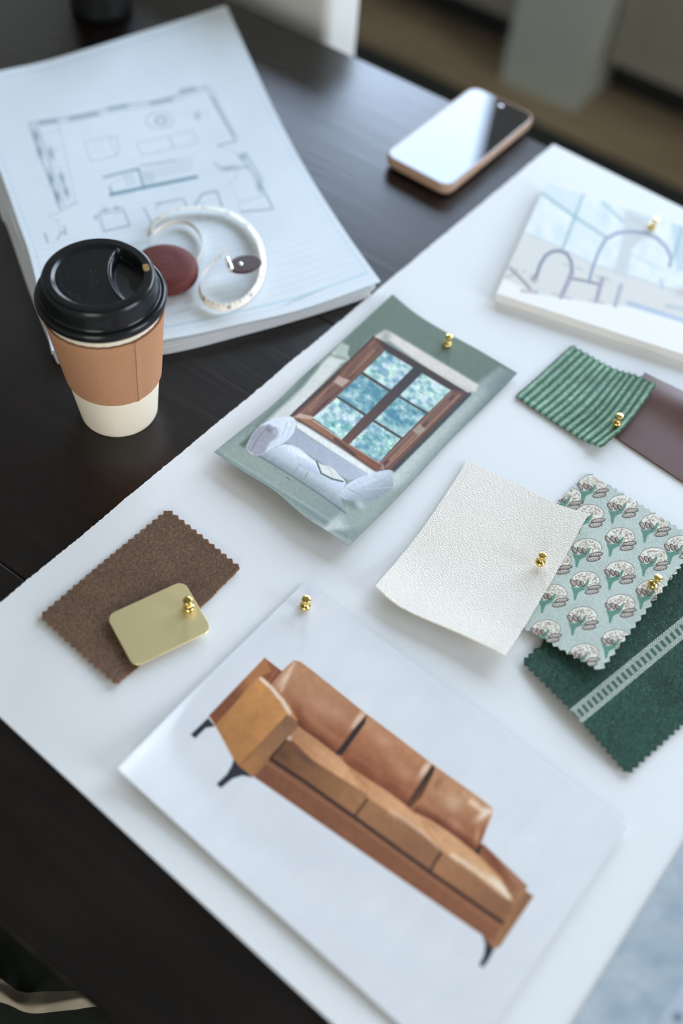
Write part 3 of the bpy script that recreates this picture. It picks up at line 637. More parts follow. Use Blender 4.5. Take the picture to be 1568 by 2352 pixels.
    c.poly(cA((800, 745), (1000, 880), (1500, 1185), (1480, 1220), (1320, 1252), (900, 980), (725, 892)), grad((700, 1000), (160, 168, 186), (840, 1100), (172, 182, 198)), 2.5)
    # pillows
    c.poly(cA((330, 940), (290, 915), (420, 790), (470, 740), (420, 830)), (70, 84, 72), 4, .8)
    PL = cA((470, 735), (560, 690), (640, 660), (770, 638), (828, 680), (815, 790), (725, 895), (600, 945), (510, 1015), (400, 1010), (350, 945), (390, 840))
    PL = smooth(PL)
    c.poly(PL, grad((620, 1010), (196, 206, 224), (660, 970), (206, 216, 230)), 1.6); c.setclip(PL)
    c.poly(cA((470, 740), (560, 720), (650, 760), (655, 830), (570, 900), (520, 1000), (440, 1020), (350, 950), (400, 820)), (146, 148, 160), 3, .95)
    c.line(cA((570, 730), (470, 840), (390, 980)), 1.4, (104, 106, 118), .8); c.line(cA((640, 770), (610, 790), (650, 830)), 4, (190, 196, 210), .6, 2); c.blob(618, 988, 8, 5, 30, (96, 100, 110), .6)
    for k in range(5): c.line(cA((560+k*10, 930-k*30), (640+k*8, 880-k*26)), 1.6, (170, 178, 196), .5)
    c.line(cA((740, 700), (700, 820)), 2, (160, 172, 192), .6); c.line(cA((790, 700), (730, 860)), 2.4, (176, 188, 208), .6); c.setclip(None)
    PC = cA((600, 945), (720, 898), (850, 940), (930, 1010), (1010, 1075), (1150, 1150), (1310, 1260), (1270, 1330), (1240, 1400), (1290, 1560), (1000, 1360), (740, 1180), (475, 1022))
    PC = smooth(PC)
    c.poly(PC, grad((700, 1050), (204, 214, 232), (670, 1100), (142, 154, 160)), 2); c.setclip(PC)
    c.blob(690, 1045, 30, 10, 32, (222, 230, 242), .95); c.line(cA((480, 1010), (740, 1160), (1030, 1345), (1270, 1530)), 20, (126, 138, 146), .6, 9); c.blob(770, 1105, 26, 12, 36, (194, 206, 226), .8); c.blob(745, 1140, 30, 12, 32, (150, 160, 168), .6)
    for k in range(8): x = 830+k*24; c.line(cA((x, 1010+k*14), (x+34, 1110+k*12)), 2.6, (140, 158, 186), .45, 2.4); c.line(cA((x+10, 1006+k*14), (x+40, 1090+k*12)), 2, (226, 234, 244), .5, 1.4)
    c.line(cA((860, 1100), (790, 1200)), 2, (120, 134, 140), .6); c.line(cA((940, 1170), (900, 1240)), 2, (120, 130, 136), .7)
    c.setclip(None)
    c.line(cA((478, 1022), (740, 1182), (1030, 1370), (1290, 1560)), 3, (88, 102, 104), .8, 2.5)
    PR = c7((650, 1045), (670, 1000), (720, 962), (800, 932), (922, 903), (915, 960), (926, 1003), (860, 1050), (780, 1077), (690, 1068))
    PR = smooth(PR)
    c.poly(PR, grad((830, 1100), (194, 206, 222), (850, 1145), (142, 152, 162)), 1.6); c.setclip(PR)
    c.line(c7((700, 1010), (760, 1040), (770, 1075)), 1.6, (130, 142, 152), .7); c.line(c7((860, 970), (920, 930)), 2, (160, 172, 190), .7); c.line(c7((770, 1010), (915, 1000)), 1.4, (196, 204, 214), .6); c.blob(840, 1110, 30, 5, -20, (202, 212, 228), .6); c.setclip(None)
    c.blob(810, 1160, 18, 10, 30, (108, 122, 120), .7); c.blob(828, 1160, 12, 9, 40, (184, 198, 212), .7)
    c.poly(cA((1022, 1072), (1060, 1100), (1140, 1120), (1200, 1160), (1270, 1250), (1165, 1228), (1068, 1190)), (208, 214, 216), 1.2)
    c.line(cA((1135, 1125), (1168, 1225)), 1.4, (160, 168, 168), .8); c.line(cA((1020, 1075), (1062, 1185), (1165, 1238), (1265, 1262)), 3.6, (84, 96, 92), .95)
    g = 1+(fbm(X/5, Y/5, 50, 3)-.5)*.10; c.c *= g[:, None]; c.c = (c.c-140)*1.10+136
    return c.c
h = BT
wp = sheet('window_print', [(901, 676, h+.004), (956, 721, h+.0018), (1025, 764, h+.0008), (1097, 803, h+.0015), (1188, 857, h+.004)],
      [(491, 1038, h+.010), (553, 1079, h+.0105), (630, 1127, h+.011), (698, 1185, h+.0115), (747, 1217, h+.011), (801, 1255, h+.009)],
      [(901, 676, h+.004), (766, 800, h+.003), (698, 861, h+.003), (630, 926, h+.005), (553, 988, h+.0075), (491, 1038, h+.010)], [(1188, 857, h+.004), (1110, 937, h+.003), (1035, 1010, h+.003), (956, 1097, h+.004), (880, 1176, h+.006), (801, 1255, h+.009)],
      420, 560, .00025, M_print, 'photo print of a wooden window with pillows on a bench, pinned to the board', 'print', colf=paint_window)

# --- tap print mounted on a thick block
c6 = Q(1100, 380, 3.3504)
def paint_tap(X, Y, U, V):
    c = Canvas(X, Y, (208, 221, 230))
    n = fbm(X/22, Y/40, 6, 4)-.5; c.c += n[:, None]*np.array([34, 22, 18])
    c.poly(c6((345, 515), (640, 645), (830, 745), (1568, 985), (1900, 1080), (1900, 1300), (0, 900)), (204, 208, 211), 5)
    c.line(c6((345, 515), (640, 640), (840, 745), (1568, 985)), 3, (176, 188, 192), .7, 3)
    c.poly(c6((500, 120), (790, 225), (740, 390), (480, 220)), (200, 214, 226), 4, .8)
    bar = (140, 172, 184)
    c.line(c6((485, 215), (730, 390), (980, 555)), 6, bar, .9, 2.5); c.line(c6((800, 225), (735, 400), (645, 635)), 5.5, bar, .9, 2.5); c.line(c6((950, 285), (1110, 430)), 5, (130, 164, 176), .7, 3)
    c.poly(c6((1120, 340), (1330, 400), (1260, 560), (1180, 640), (1130, 860), (1030, 830), (1110, 560)), (190, 198, 206), 5, .9)
    c.line(c6((1180, 690), (1400, 800)), 3, (180, 196, 206), .7, 3); c.poly(c6((1480, 440), (1900, 560), (1900, 900), (1520, 800)), (170, 194, 206), 6, .7); c.line(c6((1560, 480), (1500, 700)), 6, (138, 168, 186), .7, 4)
    for k in range(7): c.line(c6((820+k*30, 300+k*14), (800+k*26, 520+k*22)), 3, (182, 206, 214), .45, 3)
    # counter
    c.poly(c6((190, 870), (440, 990), (900, 1060), (1200, 1090), (1900, 1240), (1900, 1700), (0, 1200)), (224, 228, 233), 4)
    c.line(c6((1150, 1060), (1350, 1125), (1700, 1230)), 10, (152, 178, 206), .8, 4); c.line(c6((1440, 1080), (1700, 1130)), 8, (170, 180, 196), .7, 4); c.blob(1568, 670, 20, 12, 0, (176, 172, 180), .7)
    fa, fb = (112, 122, 146), (148, 142, 154)
    c.line(c6((440, 850), (470, 760), (510, 695), (560, 662), (620, 655), (675, 680), (708, 740), (715, 830)), 7, fa, .9, 2)
    c.line(c6((240, 790), (300, 850), (350, 900), (390, 950)), 7, fb, .9, 2); c.line(c6((205, 860), (260, 840), (290, 800)), 4, (160, 158, 166), .8, 2); c.blob(1226, 640, 8, 9, 0, (140, 128, 144), .9); c.line(c6((330, 965), (440, 975)), 8, (170, 162, 172), .7, 3)
    c.line(c6((355, 805), (330, 830)), 3, (160, 158, 166), .6); c.line(c6((708, 830), (690, 880), (650, 970), (630, 1010)), 11, (150, 150, 172), .9, 2.5); c.line(c6((565, 985), (700, 1025)), 5, (172, 176, 184), .7, 2.5)
    c.line(c6((650, 760), (790, 800)), 3.5, (160, 166, 176), .6, 2); c.line(c6((715, 870), (830, 892), (925, 915)), 6.5, (142, 142, 158), .9, 2)
    c.line(c6((845, 900), (868, 800), (920, 660), (975, 565), (1060, 520), (1160, 508), (1270, 518), (1370, 560), (1440, 630), (1478, 710), (1465, 775)), 7, (136, 150, 178), .9, 2)
    c.line(c6((948, 870), (925, 950), (900, 1045)), 10, (152, 154, 176), .9, 2.5); c.line(c6((900, 855), (1000, 880)), 4, (160, 168, 180), .7, 2); c.line(c6((850, 1035), (960, 1060)), 5, (176, 180, 188), .7, 2.5)
    c.line(c6((1090, 925), (1068, 1000), (1045, 1075)), 10, (162, 168, 186), .85, 3); c.line(c6((1400, 880), (1405, 940)), 6, (160, 184, 200), .7, 3)
    return c.c
hT = BT+.009
TA, TB_, TC = at(1254, 419, hT), at(1568, 520, hT), at(1139, 674, hT); TD = at(1568, 814, hT)
tw = np.linalg.norm(TC-TA)*1.42; TR_ = TA+d_(TA, TB_)*tw; BR_ = TC+d_(TC, TD)*tw
tap = empty('tap_picture_block', ((TA+BR_)/2)*np.array([1, 1, 0])+np.array([0, 0, TZ+BT+.0002]), 'thick white block mounted with a pale picture of curved kitchen taps', 'print')
sheet('picture', [TA, TR_], [TC, BR_], [TA, TC], [TR_, BR_], 420, 300, .0003, M_matte, colf=paint_tap, parent=tap, world=True)
bm = bmesh.new(); dz = Vector((0, 0, -.0004)); vs = []
for p in (TA, TR_, BR_, TC):
    vs.append(bm.verts.new(Vector(p)+dz))
lo = [bm.verts.new(Vector((v.co.x, v.co.y, TZ+BT+.0002))) for v in vs]
bm.faces.new(vs); bm.faces.new(lo[::-1])
for k in range(4): bm.faces.new((vs[k], lo[k], lo[(k+1) % 4], vs[(k+1) % 4]))
bmesh.ops.bevel(bm, geom=bm.edges[:], offset=.0004, segments=2, affect='EDGES')
from_bm('foam_block', bm, M_foam, tap)

# --- blue-grey print, bottom right
def paint_grey(X, Y, U, V):
    c = Canvas(X, Y, (158, 174, 188)); n = fbm(X/70, Y/60, 12, 4)-.5; c.c += n[:, None]*np.array([44, 34, 26])
    n = fbm(X/30, Y/30, 15, 3)-.5; c.c += n[:, None]*np.array([20, 18, 12])
    c.poly([(1700, 2060), (1522, 2323), (1480, 2390), (1700, 2400)], (164, 178, 196), 5); c.line([(1600, 2200), (1522, 2323), (1500, 2370)], 5, (132, 156, 170), .6, 5)
    c.blob(1556, 2337, 12, 12, 0, (96, 108, 124), 1.0)
    return c.c
g1, g2 = at(1568, 1940, BT+.001), at(1315, 2352, BT+.001); gd = d_(g2, g1); gn = np.array([gd[1], -gd[0], 0]); gA = g1+gd*.03; gB = g2-gd*.07
sheet('grey_print', [gA, gA+gn*.19], [gB, gB+gn*.19], [gA, gB], [gA+gn*.19, gB+gn*.19], 200, 200, .0003, M_matte,
      'mottled blue grey print at the right near corner of the board', 'print', colf=paint_grey, world=True)

# ================================================================== FABRIC SWATCHES
# corduroy
def col_cord(X, Y, U, V):
    r = V*14.0; ph = np.cos(2*PI*r); n = fbm(X/3, Y/3, 2, 3); m = fbm(U*4, V*4, 7, 2)
    q = np.clip(.5-.5*ph, 0, 1)[:, None]**.7
    col = np.array([46, 92, 78])*(1-q)+np.array([142, 170, 156])*q
    col = col*(1+(n-.5)*.5)[:, None]*(1+(m-.5)*.25)[:, None]
    e = (np.minimum(U, 1-U) < .03) | (V < .02) | (V > .985); col[e] *= .85
    return col
def z_cord(U, V):
    return .0010*(.5-.5*np.cos(2*PI*14*V))+.0006*(fbm(U*4, V*4, 7, 2)-.5)
h = BT+.002
sheet('corduroy_swatch', [(1183, 910, h), (1313, 793, h)], [(1378, 1027, h+.005), (1440, 975, h+.0065), (1507, 882, h+.009)],
      [(1183, 910, h), (1270, 968, h), (1340, 1012, h+.001), (1378, 1027, h+.005)], [(1313, 793, h), (1400, 843, h), (1460, 862, h+.006), (1507, 882, h+.009)],
      110, 420, .0012, M_cord, 'green corduroy swatch with wide ribs overlapping the brown leather', 'fabric swatch', zf=z_cord, colf=col_cord, fray={'top': .0006, 'bottom': .0012, 'left': .0006, 'right': .0006}, zig={'left': (14, .0007), 'right': (14, .0008)})
# leather
def z_leather(U, V):
    return .006*np.exp(-((V-.18)/.22)**2)*(.2+.8*np.clip(U*1.6, 0, 1))
h = BT+.0018
sheet('leather_swatch', [(1479, 856, h+.003), (1568, 902, h+.001), (1800, 1015, h+.001)], [(1396, 992, h), (1568, 1106, h), (1720, 1204, h)],
      [(1479, 856, h+.003), (1396, 992, h)], [(1800, 1015, h+.001), (1720, 1204, h)], 120, 80, .0014, M_leather, 'smooth dark brown leather piece under the corduroy swatch', 'leather swatch', zf=z_leather)
# cream
def z_cream(U, V): return .0008*np.sin(U*5+V*3)*np.sin(V*PI)
h = BT+.0025
sheet('cream_swatch', [(1072, 1058, h), (1200, 1118, h+.001), (1280, 1158, h+.003), (1351, 1179, h+.0055)], [(862, 1345, h+.007), (924, 1395, h+.0065), (1100, 1474, h+.008), (1160, 1505, h+.010)],
      [(1072, 1058, h), (998, 1174, h), (928, 1268, h+.001), (862, 1345, h+.007)], [(1351, 1179, h+.0055), (1268, 1330, h+.003), (1200, 1444, h+.005), (1160, 1505, h+.010)],
      260, 260, .0011, M_cream, 'cream crinkled fabric swatch with plain cut edges', 'fabric swatch', zf=z_cream, fray={'top': .0005, 'bottom': .0006, 'left': .0004, 'right': .0004})
# floral
heads = [(c[0], c[1]) for c in Q(1180, 1060, 4.041)((735, 200), (495, 315), (1010, 385), (700, 475), (1310, 560), (990, 690), (680, 790), (1300, 875), (985, 1000), (665, 1095), (360, 1215), (1540, 765), (990, 1310), (640, 1425), (300, 1545), (1275, 1180), (395, 910), (1585, 1080))]
heads += [(c[0], c[1]) for c in Q(840, 1040, 2.154)((1080, 985), (1240, 915))]
def paint_floral(X, Y, U, V):
    c = Canvas(X, Y, (184, 200, 199))
    R = random.Random(3)
    for (hx, hy) in heads:
        # flower head
        P = [(hx+32*math.cos(a)*(1+.05*R.random()), hy+2+20.5*math.sin(a)*(1+.05*R.random())) for a in [2*PI*k/20 for k in range(20)]]
        c.poly(P, (231, 232, 226), 1.0, .95)
        c.line(P+[P[0]], 1.3, (104, 86, 84), .8, .8)
        for k in range(110):
            a = R.random()*2*PI; rr = math.sqrt(R.random())*.95; x = hx+30*rr*math.cos(a); y = hy+2+18.5*rr*math.sin(a)
            b = R.random()*PI; l = 2.2+2.2*R.random()
            c.line([(x, y), (x+l*math.cos(b), y+l*math.sin(b)), (x+l*math.cos(b)+1.5, y+l*math.sin(b)-2)], .9, (132, 116, 106), .75, .6)
        # stem
        g = (96, 142, 130)
        c.poly([(hx-34, hy+16), (hx-20, hy+20), (hx-2, hy+10), (hx+4, hy+2), (hx+8, hy+4), (hx+2, hy+18), (hx-14, hy+28), (hx-18, hy+32), (hx-23, hy+48), (hx-27, hy+47), (hx-28, hy+32)], g, 1.0, .95)
        c.line([(hx-14, hy+26), (hx+14, hy+18)], 2.5, g, .8)
        # leaves
        for (lx, ly, w, hh, an) in ((hx-30, hy+8, 9, 4.5, 60), (hx-18, hy+8, 8, 4, 60), (hx-8, hy+10, 7, 3.5, 62), (hx+20, hy+18, 16, 4.5, -8), (hx+14, hy+28, 16, 5.5, -8)):
            ca, sa = math.cos(math.radians(an)), math.sin(math.radians(an))
            Lf = [(lx+w*math.cos(t)*ca-hh*math.sin(t)*sa, ly+w*math.cos(t)*sa+hh*math.sin(t)*ca) for t in [2*PI*k/12 for k in range(12)]]
            c.poly(Lf, (186, 184, 178), .8, .9); c.line(Lf+[Lf[0]], 1.7, (78, 68, 70), .95, .6)
            for q in range(5):
                t = -.75+q*.35; c.line([(lx+w*t*ca, ly+w*t*sa), (lx+w*(t+.2)*ca-hh*.8*sa, ly+w*(t+.2)*sa+hh*.8*ca)], 1.3, (84, 70, 70), .85, .6)
    n = vnoise(X/1.4, Y/1.4, 3); n2 = fbm(X/40, Y/40, 8, 2)
    return c.c*(1+(n-.5)*.16+(n2-.5)*.05)[:, None]
def z_floral(U, V):
    x = U; y = V; return .0022*np.exp(-((x*.75+y*.65-.98)/.10)**2)*np.clip(V*1.3, 0, 1)*np.clip(U*2-.6, 0, 1)+.0004*np.sin(U*6)*np.sin(V*3)*U
h = BT+.0030
sheet('floral_swatch', [(1351, 1085, h-.001), (1460, 1152, h), (1606, 1243, h+.003)], [(1093, 1381, h-.0022), (1207, 1445, h+.0005), (1290, 1492, h+.0045), (1378, 1540, h+.009)],
      [(1351, 1085, h-.001), (1283, 1152, h-.0018), (1190, 1255, h-.0022), (1093, 1381, h-.0022)], [(1606, 1243, h+.003), (1564, 1298, h+.004), (1470, 1420, h+.006), (1378, 1540, h+.009)],
      520, 560, .0005, M_floral, 'pale sage swatch block-printed with white flowers, pinked edges', 'fabric swatch', zf=z_floral, colf=paint_floral,
      zig={'top': (17, .0011), 'bottom': (18, .0011), 'left': (18, .0011), 'right': (20, .0012)})
# dark green with woven band
def paint_green(X, Y, U, V):
    n = vnoise(X/1.5, Y/4.5, 5); n2 = vnoise(X/1.2, Y/1.2, 15); n3 = fbm(X/60, Y/60, 8, 3)
    c = Canvas(X, Y, (40, 70, 62)); c.c *= (1+(n-.5)*.55+(n2-.5)*.35+(n3-.5)*.3)[:, None]
    s = (n2 > .86) & (n > .55); c.c[s] = (82, 128, 114)
    p0, p1, q0, q1 = np.array([1311, 1627.]), np.array([1568, 1416.]), np.array([1340, 1658.]), np.array([1568, 1470.])
    d = (p1-p0)/np.linalg.norm(p1-p0); nn = np.array([-d[1], d[0]])
    s = (X-p0[0])*d[0]+(Y-p0[1])*d[1]; t = (X-p0[0])*nn[0]+(Y-p0[1])*nn[1]; W = 42.0-.006*s
    inside = (t > 0) & (t < W)
    wht = np.array([186, 200, 194]); col = c.c.copy()
    edge = ((t > 0) & (t < 11)) | ((t > W-11) & (t < W)); dots = (np.sin(2*PI*s/6.2)*np.sin(2*PI*(t+.2)/7.5) > -.25)
    m = edge & dots; col[m] = wht*(.85+.3*n2[m])[:, None]*.95; m2 = edge & ~dots; col[m2] = (70, 104, 96)
    mid = inside & ~edge; bars = (np.sin(2*PI*s/14.5) > .1); m = mid & bars; f = np.where(np.sin(2*PI*t/5) > -.4, 1.0, .75); col[m] = (wht*.9)*f[m][:, None]; m2 = mid & ~bars; col[m2] = (62, 100, 92)
    return col
def z_green(U, V): return .0012*np.sin(U*6+1)*np.sin(V*4)+.0008
h = BT+.0015
gl_ = (1198, 1520); gb = (1442, 1778)
sheet('green_band_swatch', [(1198, 1520, h+.0012), (1251, 1473, h), (1400, 1341, h), (1538, 1222, h)], [(1442, 1778, h+.0015), (1568, 1664, h), (1660, 1580, h), (1770, 1480, h)],
      [(1198, 1520, h+.0012), (1325, 1650, h+.003), (1442, 1778, h+.0015)], [(1538, 1222, h), (1650, 1345, h), (1770, 1480, h)],
      620, 520, .0008, M_dkgreen, 'dark green linen swatch with a white woven ladder band', 'fabric swatch', zf=z_green, colf=paint_green,
      zig={'left': (19, .0011), 'bottom': (26, .0012), 'top': (24, .001), 'right': (19, .001)})
# brown
def paint_brown(X, Y, U, V):
    a = math.radians(35); u = X*math.cos(a)+Y*math.sin(a); v = -X*math.sin(a)+Y*math.cos(a)
    n = vnoise(u/1.3, v/3.2, 5); n2 = fbm(X/30, Y/30, 4, 3); n3 = vnoise(X/1.1, Y/1.1, 9)
    c = np.tile(np.array([98., 80, 68]), (len(X), 1))*(1+(n-.5)*.42+(n3-.5)*.36+(n2-.5)*.10)[:, None]
    e = (U > .988) | (V > .985) | (np.minimum(U, V) < .006); c[e] = c[e]*.45+np.array([140, 98, 70])*.55*(.6+.6*n3[e])[:, None]
    return c
h = BT+.0016
sheet('brown_swatch', [(91, 1414, h+.0015), (238, 1290, h), (386, 1169, h+.001)], [(268, 1571, h+.002), (330, 1519, h), (461, 1395, h), (552, 1303, h+.0015)],
      [(91, 1414, h+.0015), (180, 1495, h+.001), (268, 1571, h+.002)], [(386, 1169, h+.001), (470, 1236, h+.0006), (552, 1303, h+.0015)],
      560, 360, .0012, M_brown, 'dark brown velvety swatch with zigzag pinked edges', 'fabric swatch', colf=paint_brown,
      zig={'top': (21, .0011), 'left': (13, .0011), 'right': (12, .0011)}, fray={'bottom': .0006})

# brass sample plate
hb = BT+.0052
cs = [at(*p, hb) for p in ((242.5, 1415.5), (421.6, 1331), (487, 1447.5), (308.6, 1532.6))]
def rounded_outline(c4_, rad, n=8):
    out = []
    for k in range(4):
        p = np.array(c4_[k]); a = np.array(c4_[k-1]); b = np.array(c4_[(k+1) % 4])
        u = (a-p)/np.linalg.norm(a-p); w = (b-p)/np.linalg.norm(b-p); p1 = p+u*rad; p2 = p+w*rad
        ce = p+(u+w)*rad
        for j in range(n+1):
            t = j/n*PI/2; out.append(ce-u*rad*math.sin(t)*0-w*rad*math.cos(t)*1-u*rad*math.sin(t) if False else ce-w*rad*math.cos(t)-u*rad*math.sin(t))
    return out
def fix_rect(c4_):
    """nearest true rectangle through the four measured corners"""
    c4_ = [np.array(p) for p in c4_]; ce = sum(c4_)/4; u = (c4_[1]-c4_[0]+c4_[2]-c4_[3])/2; w = (c4_[3]-c4_[0]+c4_[2]-c4_[1])/2
    lu, lw = np.linalg.norm(u), np.linalg.norm(w); u /= lu; w /= lw; b1 = u+w; b1 /= np.linalg.norm(b1); b2 = u-w; b2 /= np.linalg.norm(b2)
    u = (b1+b2)/math.sqrt(2); w = (b1-b2)/math.sqrt(2)
    return [ce-u*lu/2-w*lw/2, ce+u*lu/2-w*lw/2, ce+u*lu/2+w*lw/2, ce-u*lu/2+w*lw/2]
def slab(name, rect, rad, rows, material, parent=None, n=8, split=35):
    """rows: (inset, z offset) from top to bottom"""
    rect = fix_rect(rect); ce = sum(rect)/4; u = rect[1]-rect[0]; lu = np.linalg.norm(u); u /= lu; w = rect[3]-rect[0]; lw = np.linalg.norm(w); w /= lw
    bm = bmesh.new(); R = []
    for ins, z in rows:
        a, b = lu/2-ins, lw/2-ins; rr = max(rad-ins, .0004)
        o = rounded_outline([ce-u*a-w*b, ce+u*a-w*b, ce+u*a+w*b, ce-u*a+w*b], rr, n)
        R.append([bm.verts.new(Vector(p)+Vector((0, 0, z))) for p in o])
    m = len(R[0])
    for A, B in zip(R[:-1], R[1:]):
        for k in range(m): bm.faces.new((A[k], B[k], B[(k+1) % m], A[(k+1) % m]))
    bm.faces.new(R[0]); bm.faces.new(R[-1][::-1])
    o = from_bm(name, bm, material, parent, smooth=True)
    md = o.modifiers.new('edges', 'EDGE_SPLIT'); md.split_angle = math.radians(split)
    return o
pl = slab('brass_sample', cs, .0062, [(.0003, 0), (0, -.0003), (0, -.0009), (.0003, -.0012)], M_brass2)
tag(pl, 'rounded satin brass metal sample plate on the brown swatch', 'metal sample')

# ================================================================== PUSH PINS
PP = [(0, .0105), (.0016, .0105), (.0026, .0104), (.00315, .0100), (.0033, .0094), (.0030, .0087), (.0020, .0081), (.0014, .0072), (.00125, .0058), (.0014, .0045), (.0022, .0037), (.0033, .0032), (.0040, .0024), (.0041, .0015), (.0037, .0006), (.0028, .0001), (0, .0001)]
def pin(px, py, h, tx, ty, label, sc=1.0, ndl=.002):
    b = at(px, py, h); t = empty('push_pin', b, label, 'push pin')
    ax = (RT*tx+np.array([0, 0, 1])-np.array([DN[0], DN[1], 0])*ty); ax /= np.linalg.norm(ax)
    lathe('head', [(r*sc, z*sc*1.1) for r, z in PP], b, M_brass, t, 40, axis=tuple(ax))
    lathe('needle', [(0, -ndl), (.0005, -ndl+.0006), (.0005, .0004), (0, .0004)], b, M_steel, t, 12, axis=tuple(ax))
    return t
pin(1026, 793, BT+.0010, .02, .0, 'brass push pin at the top edge of the window print', .95)
pin(1495, 524, BT+.0096, .22, .05, 'brass push pin in the tap picture block', .95, .0075)
pin(1414, 974, BT+.0075, .04, .04, 'brass push pin through the green corduroy corner', .93)
pin(1239, 1294, BT+.0058, .0, .06, 'brass push pin near the right side of the cream swatch', .93)
pin(1497, 1345, BT+.0085, .13, .06, 'brass push pin in the floral swatch near its pinked edge', .98)
pin(434, 1398, BT+.0054, -.04, .0, 'brass push pin standing on the brass sample plate', 1.02)
pin(700, 1394, BT+.0022, .04, .0, 'brass push pin at the top corner of the sofa print', .98)

# ================================================================== FLOOR PLANS
def paint_plan(X, Y, U, V):
    c = Canvas(X, Y, (209, 221, 234)); q1 = Q(0, 0, 2.24); q2 = Q(0, 440, 2.24)
    n = fbm(X/60, Y/50, 5, 3)-.5; c.c += n[:, None]*6
    gu = np.minimum((U*86) % 1, 1-(U*86) % 1); gv = np.minimum((V*56) % 1, 1-(V*56) % 1); gg = (np.clip(1-gu*6, 0, 1)+np.clip(1-gv*6, 0, 1))*.25
    c.c -= gg[:, None]*np.array([40, 22, 12])
    # printed border
    d = np.minimum(np.minimum(U, 1-U)*1.55, np.minimum(V, 1-V)); m = np.clip(1-np.abs(d-.032)/.0035, 0, 1)[:, None]*.55; c.c = c.c*(1-m)+np.array([140, 184, 214])*m
    g = (118, 136, 156); lg = (150, 168, 184)
    L = lambda q, P, w, col=g, a=.8: c.line(q(*P), w, col, a*.8, 1.5)
    L(q1, [(150, 635), (400, 595), (640, 540), (800, 525), (1060, 445)], 3); L(q1, [(165, 655), (420, 615), (660, 560), (820, 540), (1050, 470)], 2, lg)
    for (a, b) in (((205, 632), (290, 620)), ((360, 610), (500, 585)), ((560, 560), (650, 545)), ((780, 530), (880, 510)), ((930, 470), (1000, 455))): c.line(q1(a, b), 8, (120, 138, 158), .6, 2.5)
    L(q1, [(1060, 445), (1110, 550), (1215, 725), (1120, 750)], 3.5); L(q1, [(1085, 440), (1130, 540), (1225, 715)], 2, lg); L(q1, [(1095, 500), (1200, 700)], 6, g, .5)
    L(q1, [(150, 640), (200, 790), (245, 900), (310, 1080)], 3); L(q1, [(185, 640), (230, 770), (300, 950), (330, 1060)], 2.2, lg); L(q1, [(300, 640), (350, 850), (390, 1040), (310, 1070)], 2, lg, .6); L(q1, [(210, 680), (300, 1040)], 2, lg)
    for p in ((185, 700), (205, 780), (262, 918), (295, 1010)): c.blob(p[0]/2.24, p[1]/2.24, 6, 16, -15, (96, 118, 140), .7)
    for p in ((318, 915), (340, 985), (262, 790)): c.blob(p[0]/2.24, p[1]/2.24, 6, 15, -15, (110, 132, 152), .7)
    for k in range(4): L(q1, [(225+k*6, 690+k*90), (300+k*10, 675+k*90)], 2, lg, .5)
    # stairs
    dk = (72, 112, 134)
    L(q1, [(570, 1000), (740, 965), (1010, 910)], 7, dk, .9); L(q1, [(535, 912), (620, 890), (712, 868)], 5, dk, .7); L(q1, [(565, 965), (578, 1000)], 4, dk, .8); L(q1, [(712, 870), (738, 962)], 5, (90, 120, 140), .8)
    for k in range(7): L(q1, [(735+k*8, 880+k*2), (750+k*8, 950-k*2)], 1.6, lg, .7)
    for k in range(4): L(q1, [(735, 860+k*18), (985, 810+k*20)], 2, (140, 160, 176), .6)
    L(q1, [(550, 960), (700, 880)], 1.5, lg, .6); L(q1, [(720, 850), (900, 825)], 3, g, .6)
    for k in range(3): L(q1, [(640+k*20, 900), (655+k*20, 955)], 2.5, g, .5)
    # furniture
    def ring(q, x, y, rx, ry, w, a=.6):
        P = [(x+rx*math.cos(2*PI*k/20), y+ry*math.sin(2*PI*k/20)) for k in range(21)]; c.line(q(*P), w, g, a, 1.5)
    ring(q1, 820, 620, 70, 42, 2, .5); ring(q1, 828, 620, 28, 18, 4, .7); c.blob(1015/2.24, 597/2.24, 8, 9, 0, (140, 158, 176), .7); L(q1, [(940, 590), (1060, 565), (1075, 625)], 2, lg, .5)
    L(q1, [(430, 730), (560, 703), (600, 800), (470, 832), (430, 730)], 2, lg, .7); L(q1, [(560, 705), (600, 700), (615, 780), (590, 800)], 3, lg, .6)
    L(q1, [(700, 740), (990, 672), (1020, 735), (730, 800), (700, 740)], 2, lg, .7); L(q1, [(870, 705), (895, 760)], 5, lg, .6)
    L(q1, [(1100, 840), (1150, 870), (1280, 860)], 4, g, .6); L(q1, [(1120, 750), (1180, 770), (1235, 800)], 2, lg, .5); L(q1, [(1230, 800), (1330, 930), (1405, 1075), (1240, 1090)], 3.5); L(q1, [(1260, 790), (1350, 930)], 6, g, .5)
    c.blob(1250/2.24, 805/2.24, 9, 7, 0, g, .6); c.blob(1335/2.24, 960/2.24, 7, 14, -20, g, .6); c.blob(1180/2.24, 865/2.24, 22, 6, -10, g, .5)
    L(q1, [(1220, 880), (1210, 920), (1170, 960)], 1.8, lg, .6); L(q1, [(1200, 960), (1240, 1090)], 2, lg, .5); L(q1, [(1290, 880), (1350, 1010), (1230, 1040)], 2, lg, .6)
    L(q1, [(1000, 1060), (1040, 998), (1115, 982), (1140, 1060)], 4, (100, 126, 146), .7); L(q1, [(800, 1050), (940, 1022), (960, 1060)], 3.5, g, .7); L(q1, [(740, 1070), (785, 1160)], 4, g, .7); L(q1, [(800, 1080), (830, 1040)], 2, g, .6)
    L(q1, [(510, 1090), (630, 1068), (665, 1165), (540, 1190), (510, 1090)], 2.5, g, .6); c.blob(540/2.24, 1080/2.24, 6, 5, 0, g, .6); c.blob(600/2.24, 1070/2.24, 6, 5, 0, g, .6); c.blob(490/2.24, 1120/2.24, 4, 6, 0, g, .6)
    L(q1, [(250, 1115), (310, 1090), (400, 1040)], 2, lg, .7)
